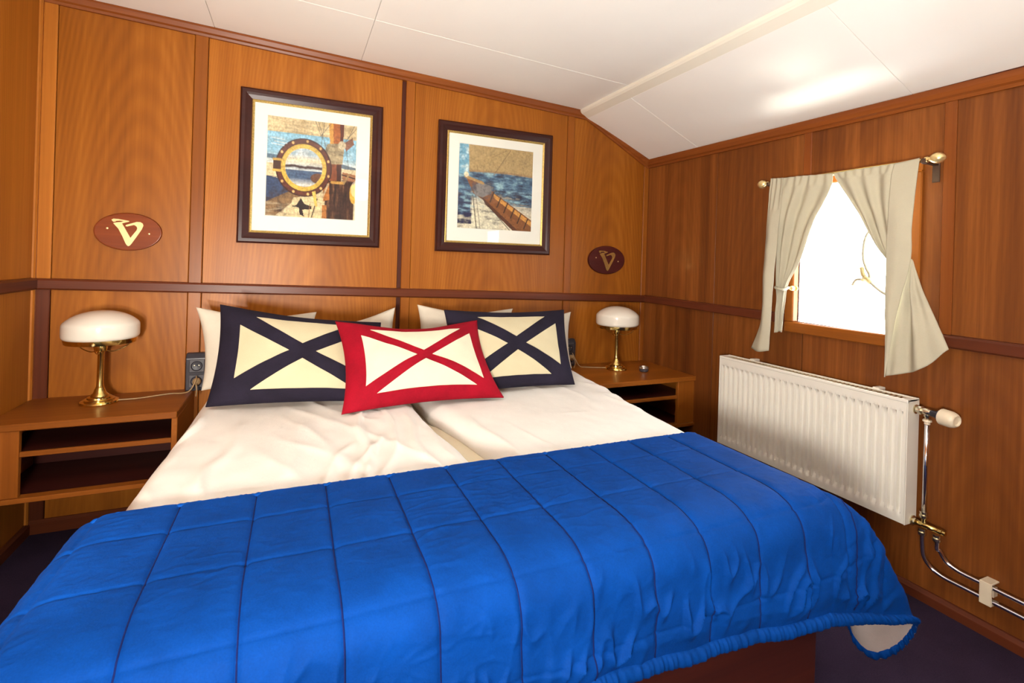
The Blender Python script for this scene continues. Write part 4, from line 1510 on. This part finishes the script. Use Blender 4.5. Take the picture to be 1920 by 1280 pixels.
MB().box(RX + .058, RY0 + .02, RZ0 + .01, RX + .066, RY1 - .02, RZ1 - .03).obj('back_plate', MRAD, rad, bevel=0.003)
for y0_ in (RY0, RY1 - .004):
    MB().box(RX - .001, y0_, RZ0, RX + .070, y0_ + .004, RZ1).obj('side_cover', MRAD, rad, bevel=0.0015)
# top grille: frame rails and louvre slats
MB().box(RX - .002, RY0, RZ1 - .012, RX + .008, RY1, RZ1).obj('top_rail', MRAD, rad, bevel=0.002)
MB().box(RX + .058, RY0, RZ1 - .006, RX + .070, RY1, RZ1 + .001).obj('top_rail', MRAD, rad, bevel=0.002)
for y0_ in (RY0, RY1 - .03):
    MB().box(RX + .008, y0_, RZ1 - .008, RX + .058, y0_ + .03, RZ1 - .001).obj('grille_end', MRAD, rad, bevel=0.001)
slat0 = None
for k in range(46):
    y = RY0 + .036 + k * (RY1 - RY0 - .075) / 45
    if slat0 is None:
        slat0 = MB().prism([(RX + .008, y - .004, RZ1 - .004), (RX + .058, y - .004, RZ1 - .004), (RX + .058, y + .005, RZ1 - .009), (RX + .008, y + .005, RZ1 - .009)], (0, .0015, .0022)).obj('grille_slat', MRADD, rad)
        ys0 = y
    else:
        c2 = slat0.copy()
        c2.location = (0, y - ys0, 0)
        COL.objects.link(c2)
MB().box(RX + .012, RY0 + .03, RZ1 - .03, RX + .056, RY1 - .03, RZ1 - .028).obj('convector', MRADD, rad)
for y in (1.22, 1.80):
    MB().box(RX + .062, y - .012, RZ1 - .02, XR, y + .012, RZ1 + .006).obj('wall_bracket', MRAD, rad, bevel=0.002)
    MB().box(RX + .062, y - .012, RZ0 + .02, XR, y + .012, RZ0 + .05).obj('wall_bracket', MRAD, rad, bevel=0.002)
VX, VY = 2.090, 1.038
MB().lathe([(.0, 0), (.016, 0), (.017, .005), (.012, .007), (.012, .014), (.016, .016), (.016, .024), (.010, .026), (.010, .034), (0, .034)], (VX, RY0 + .002, .706), 24, (0, -1, 0)).obj('valve_union', MNICK, rad, smooth='auto')
MB().lathe([(0, -.016), (.011, -.014), (.013, -.006), (.013, .006), (.011, .012), (0, .014)], (VX, VY - .004, .706), 20, (0, -1, 0)).obj('valve_body', MNICK, rad, smooth='auto')
MB().lathe([(0, 0), (.009, 0), (.011, .006), (.011, .016), (.008, .020), (.008, .030), (0, .030)], (VX, VY - .004, .706), 18, (0, 0, -1)).obj('valve_tail', MNICK, rad, smooth='auto')
MB().lathe([(0, .012), (.010, .012), (.012, .018), (.012, .034), (.017, .036), (.017, .046), (0, .046)], (VX, VY - .004, .706), 20, (-.18, -1, -.04)).obj('valve_neck', MBLK, rad, smooth='auto')
ax_ = Vector((-.18, -1, -.04)).normalized()
hc = Vector((VX, VY - .004, .706)) + ax_ * .046
kn = MB()
n = 48
prof = [(0, 0), (.024, 0), (.0285, .003), (.0282, .034), (.0250, .043), (.0200, .050), (.0175, .051), (.0150, .045), (0, .043)]
q = Vector((0, 0, 1)).rotation_difference(ax_)
vs, fs = [], []
for i, (r, h) in enumerate(prof):
    for k in range(n):
        t = 2 * math.pi * k / n
        rr = r * (1 - (0.035 if (k % 2 and 2 <= i <= 3) else 0))
        p = hc + q @ Vector((rr * math.cos(t), rr * math.sin(t), h))
        vs.append(p[:])
for i in range(len(prof) - 1):
    for k in range(n):
        k2 = (k + 1) % n
        fs.append((i * n + k, i * n + k2, (i + 1) * n + k2, (i + 1) * n + k))
tag(mesh_obj('thermostat_knob', vs, fs, MPLAS, rad, smooth='auto'), 'ribbed cream thermostat knob')
MB().tube([(VX, VY - .004, .692), (VX, VY - .002, .31)], .0075, 16).obj('riser_pipe', MCHR, rad, smooth=True)
MB().lathe([(.0, 0), (.013, 0), (.014, .006), (.009, .008), (.009, .016), (0, .016)], (VX, VY - .004, .678), 18, (0, 0, -1)).obj('compression_nut', MPLAS, rad, smooth='auto')
MB().tube([(VX, RY0 + .002, .300), (VX, .985, .300)], [.0105, .0085], 16).obj('manifold', MBRASS, rad, smooth=True)
MB().lathe([(0, 0), (.018, 0), (.019, .006), (.012, .008), (.012, .014), (0, .014)], (VX, RY0 + .002, .300), 20, (0, -1, 0)).obj('lower_union', MNICK, rad, smooth='auto')
for y, z in ((VY - .002, .330), (1.040, .268), (0.995, .268)):
    MB().lathe([(.0, -.012), (.011, -.012), (.013, -.009), (.013, .0), (.010, .002), (.012, .005), (.012, .012), (0, .012)], (VX, y, z + .006), 18).obj('compression_nut', MNICK, rad, smooth='auto')
MB().lathe([(0, 0), (.010, 0), (.011, .010), (.008, .012), (.008, .020), (0, .020)], (VX, .990, .300), 18, (0, -1, 0)).obj('drain_cap', MBRASS, rad, smooth='auto')

for k, (ys_, zz, lab) in enumerate([(1.040, .137, 'lower chrome heating pipe running low along the window wall'), (0.995, .182, 'upper chrome heating pipe running low along the window wall')]):
    o = MB()
    pts = [Vector((2.093, ys_, .272)), Vector((2.094, ys_, .235)), Vector((2.097, ys_ - .004, zz + .05)), Vector((2.105, ys_ - .022, zz + .018)), Vector((2.110, ys_ - .055, zz + .003)), Vector((2.112, ys_ - .10, zz)),
           Vector((2.112, .6, zz - .003)), Vector((2.112, -1.2, zz - .012))]
    pp = catmull(pts[:6], 8) + pts[6:]
    t = o.tube([p[:] for p in pp], .0068, 14).obj('heating_pipe', MCHR, smooth=True, origin=(2.093, ys_, zz))
    tag(t, lab, 'pipe', 'chrome heating pipes')
pc = empty('pipe_clip', (XR, .862, .130), 'cream plastic clip holding both heating pipes to the wall', 'clip')
MB().beam((2.101, .848, .0), (2.101, .880, .0), (1, 0, 0), (0, 0, 1), [(0, .122), (0, .196), (.050, .196), (.050, .190), (.006, .190), (.006, .128), (.050, .128), (.050, .122)]).obj('strap', MPLAS, pc, bevel=0.0015)
MB().box(2.126, .852, .145, XR - .0, .876, .175).obj('foot', MPLAS, pc, bevel=0.001)

# ------------------------------------------------------------------ curtain rod and curtains
RODX, RODZ = 2.075, 1.612
rod = empty('curtain_rod', (RODX, 1.38, RODZ), 'brass curtain rod with ball finials above the window', 'curtain rod')
MB().tube([(RODX, 1.715, RODZ + .002), (RODX, 1.045, RODZ - .002)], .0075, 18).obj('pole', MBRASS, rod, smooth=True)
for y, s in ((1.715, 1), (1.045, -1)):
    MB().lathe([(.0, -.012), (.010, -.012), (.011, -.004), (.008, -.002), (.008, .004), (.012, .007), (.018, .016), (.020, .027), (.017, .038), (.010, .046), (.005, .050), (0, .051)],
               (RODX, y, RODZ), 24, (0, s, 0)).obj('finial', MBRASSP, rod, smooth='auto')
for y in (1.702, 1.058):
    MB().box(RODX - .004, y - .008, RODZ - .014, XR, y + .008, RODZ - .006).box(RODX - .012, y - .008, RODZ - .012, RODX - .008, y + .008, RODZ + .004).obj('bracket_arm', MDARKM, rod, bevel=0.0015)
    MB().box(XR - .006, y - .012, RODZ - .075, XR, y + .012, RODZ + .015).obj('bracket_plate', MDARKM, rod, bevel=0.0015)


def cloth_cols(name, keyrows, nc_, nr_, label, ripple, seed, thick=0.0025, part=None):
    """keyrows: list of (param t, [control points across]) ; control points interpolated smoothly across and down"""
    ss = np.linspace(0, 1, nc_)
    rows = []
    for t, ctrl in keyrows:
        ctrl = np.array(ctrl, float)
        kx = np.linspace(0, 1, len(ctrl)) if ctrl.shape[1] == 3 else ctrl[:, 3]
        rows.append(smooth_keys(kx, ctrl[:, :3], ss))
    rows = np.array(rows)
    kt = [t for t, _ in keyrows]
    tt = np.linspace(0, 1, nr_)
    G = np.zeros((nc_, nr_, 3))
    for i in range(nc_):
        G[i] = smooth_keys(kt, rows[:, i], tt)
    for i in range(nc_):
        for j in range(nr_):
            G[i, j, 0] += ripple(ss[i], tt[j])
    P = G.reshape(-1, 3)
    G[:, :, 0] += (vnoise(P, 14, seed) * .0035).reshape(nc_, nr_)
    N = grid_normals(G)
    B = G + N * thick
    n_ = nc_ * nr_
    V = np.concatenate([G.reshape(-1, 3), B.reshape(-1, 3)])
    F = grid_faces(nc_, nr_) + [f[::-1] for f in grid_faces(nc_, nr_, n_)]
    for i in range(nc_ - 1):
        for j in (0, nr_ - 1):
            p, q2 = i * nr_ + j, (i + 1) * nr_ + j
            F.append((p, q2, q2 + n_, p + n_))
    for j in range(nr_ - 1):
        for i in (0, nc_ - 1):
            p, q2 = i * nr_ + j, i * nr_ + j + 1
            F.append((p, q2, q2 + n_, p + n_))
    return V, F


def curtain(label, sheets, origin):
    o = empty('curtain', origin, label, 'curtain', 'beige curtains at the window')
    for nm, (V, F) in sheets:
        mesh_obj(nm, V, F, MCURT, o, smooth=True)
    return o


xf = RODX - .012          # front face of the heading


def gath(y):              # heading gathers
    return 0.0035 * math.sin(y * 330)


# left curtain: a flat front fold plus the part swept back to the hold-back
front = cloth_cols('front_fold', [
    (0.0, [(xf, 1.686, 1.632), (xf - .001, 1.655, 1.629), (xf, 1.618, 1.626)]),
    (0.06, [(xf - .002, 1.688, 1.59), (xf - .004, 1.655, 1.588), (xf - .004, 1.618, 1.585)]),
    (0.30, [(xf - .012, 1.692, 1.39), (xf - .030, 1.66, 1.39), (xf - .022, 1.620, 1.39)]),
    (0.58, [(xf - .016, 1.700, 1.16), (xf - .038, 1.67, 1.15), (xf - .024, 1.634, 1.15)]),
    (0.86, [(xf - .012, 1.714, 0.925), (xf - .036, 1.68, .92), (xf - .022, 1.646, .92)]),
    (1.0, [(xf - .006, 1.764, 0.812), (xf - .034, 1.70, .806), (xf - .022, 1.652, .818)])],
    26, 70, '', lambda s, t: (0.003 * math.sin(s * 18) * (1 - t) if t < .2 else 0), 1.0)
swept = cloth_cols('swept_fold', [
    (0.0, [(xf + .006, 1.655, 1.627), (xf - .001, 1.56, 1.623), (xf + .001, 1.48, 1.618), (xf, 1.388, 1.612)]),
    (0.09, [(xf + .004, 1.655, 1.58), (xf - .010, 1.565, 1.575), (xf - .004, 1.485, 1.57), (xf - .004, 1.388, 1.557)]),
    (0.30, [(xf + .006, 1.655, 1.42), (xf - .010, 1.60, 1.41), (xf + .004, 1.54, 1.40), (xf - .010, 1.462, 1.402)]),
    (0.52, [(xf + .012, 1.655, 1.25), (xf + .004, 1.622, 1.24), (xf + .016, 1.580, 1.235), (xf + .000, 1.530, 1.235)]),
    (0.70, [(xf + .018, 1.655, 1.125), (xf + .010, 1.632, 1.115), (xf + .020, 1.618, 1.112), (xf + .012, 1.598, 1.115)]),
    (0.80, [(xf + .014, 1.642, 1.06), (xf + .004, 1.634, 1.05), (xf + .014, 1.618, 1.05), (xf + .006, 1.602, 1.04)]),
    (1.0, [(xf + .010, 1.648, 0.912), (xf - .004, 1.636, .905), (xf + .012, 1.622, .912), (xf - .002, 1.608, .910)])],
    60, 90, '', lambda s, t: 0.009 * math.sin(s * 24 + 4 * t) * min(1, t * 6) * (1 - .5 * t) + (0.003 * math.sin(s * 46) if t < .08 else 0), 2.0)
cl = curtain('beige curtain on the far side of the window, tied back at its frame', [('front_fold', front), ('swept_fold', swept)], (RODX, 1.55, .81))
MB().tube([(xf + .030, 1.596, 1.118), (xf + .002, 1.600, 1.108), (xf - .006, 1.622, 1.110), (xf + .006, 1.648, 1.116), (xf + .030, 1.642, 1.120)], .006, 8, 5).obj('tie_band', MCURT, cl, smooth=True)

main_r = cloth_cols('swept_fold', [
    (0.0, [(xf, 1.384, 1.612), (xf - .001, 1.30, 1.613), (xf + .001, 1.22, 1.613), (xf, 1.148, 1.614)]),
    (0.12, [(xf - .004, 1.366, 1.578), (xf - .012, 1.29, 1.575), (xf - .004, 1.22, 1.572), (xf - .016, 1.148, 1.57)]),
    (0.40, [(xf - .008, 1.282, 1.446), (xf + .004, 1.24, 1.43), (xf - .012, 1.19, 1.42), (xf - .018, 1.14, 1.42)]),
    (0.75, [(xf + .000, 1.185, 1.27), (xf + .010, 1.17, 1.26), (xf + .000, 1.145, 1.25), (xf - .010, 1.115, 1.25)]),
    (1.0, [(xf + .004, 1.092, 1.205), (xf + .014, 1.10, 1.20), (xf + .004, 1.09, 1.20), (xf - .002, 1.080, 1.21)])],
    60, 70, '', lambda s, t: 0.009 * math.sin(s * 19 + 2 * t) * min(1, t * 6) * (1 - .4 * t) + (0.003 * math.sin(s * 46) if t < .1 else 0), 5.0)
strip_r = cloth_cols('front_fold', [
    (0.0, [(xf, 1.152, 1.614), (xf - .001, 1.112, 1.616), (xf, 1.070, 1.620)]),
    (0.06, [(xf - .014, 1.152, 1.575), (xf - .010, 1.112, 1.575), (xf - .006, 1.070, 1.578)]),
    (0.30, [(xf - .034, 1.150, 1.39), (xf - .036, 1.112, 1.38), (xf - .020, 1.076, 1.37)]),
    (0.48, [(xf - .040, 1.148, 1.24), (xf - .042, 1.112, 1.24), (xf - .024, 1.075, 1.235)]),
    (0.65, [(xf - .042, 1.146, 1.11), (xf - .044, 1.124, 1.11), (xf - .030, 1.100, 1.106)]),
    (0.84, [(xf - .042, 1.143, .95), (xf - .046, 1.132, .95), (xf - .040, 1.122, .955)]),
    (1.0, [(xf - .040, 1.141, .812), (xf - .043, 1.140, .812), (xf - .042, 1.137, .814)])],
    24, 80, '', lambda s, t: 0.0, 6.0)
tail_r = cloth_cols('tail', [
    (0.0, [(xf - .012, 1.090, 1.250), (xf - .014, 1.081, 1.252), (xf - .010, 1.078, 1.252), (xf - .008, 1.074, 1.245)]),
    (0.15, [(xf - .020, 1.106, 1.17), (xf - .012, 1.084, 1.18), (xf - .022, 1.072, 1.185), (xf - .010, 1.056, 1.19)]),
    (0.50, [(xf - .028, 1.132, 1.01), (xf - .010, 1.085, 1.02), (xf - .034, 1.048, 1.045), (xf - .012, 1.010, 1.075)]),
    (1.0, [(xf - .036, 1.143, .814), (xf - .018, 1.085, .836), (xf - .040, 1.020, .870), (xf - .014, .955, .946)])],
    60, 60, '', lambda s, t: 0.007 * math.sin(s * 17 + 1.2) * min(1, t * 3), 9.0)
cr = curtain('beige curtain on the near side of the window with a flared tail', [('swept_fold', main_r), ('front_fold', strip_r), ('tail', tail_r)], (RODX, 1.15, .81))
for y, z, lab in ((1.590, 1.115, 'small brass hold-back knob on the far side of the window frame'),):
    kb = empty('holdback_knob', (XR, y, z), lab, 'knob')
    xw = XR - .018 if 1.1 < y < 1.64 else XR
    MB().lathe([(0, 0), (.011, 0), (.011, .004), (.005, .006), (.005, .018), (0, .018)], (xw, y, z), 18, (-1, 0, 0)).obj('stem', MBRASS, kb, smooth='auto')
    MB().lathe([(0, .016), (.006, .016), (.011, .022), (.012, .029), (.009, .036), (0, .039)], (xw, y, z), 18, (-1, 0, 0)).obj('ball', MBRASSP, kb, smooth='auto')

# ------------------------------------------------------------------ mooring rope outside the window
ro = empty('mooring_rope', (2.19, 1.13, 1.02), 'pale rope loop with a knot hanging outside the window pane', 'rope')
MB().tube([(2.19, 1.22, 1.58), (2.40, 1.33, 1.56), (2.60, 1.484, 1.485), (2.60, 1.531, 1.437), (2.60, 1.569, 1.378), (2.60, 1.58, 1.319), (2.60, 1.579, 1.266), (2.60, 1.565, 1.221), (2.60, 1.548, 1.185), (2.60, 1.553, 1.160)], .0065, 8, 6).obj('loop', MROPE, ro, smooth=True)
MB().tube([(2.60, 1.629, 1.130), (2.60, 1.612, 1.158), (2.605, 1.590, 1.162), (2.60, 1.561, 1.165), (2.60, 1.523, 1.131), (2.60, 1.486, 1.104), (2.60, 1.45, 1.090), (2.60, 1.30, 1.05), (2.40, 1.2, 1.03), (2.19, 1.13, 1.02)], .007, 8, 6).obj('strand', MROPE, ro, smooth=True)
MB().tube([(2.595, 1.583, 1.222), (2.59, 1.572, 1.185), (2.605, 1.556, 1.155), (2.60, 1.545, 1.150), (2.59, 1.560, 1.172), (2.60, 1.578, 1.158)], .010, 8, 6).obj('knot', MROPEY, ro, smooth=True)
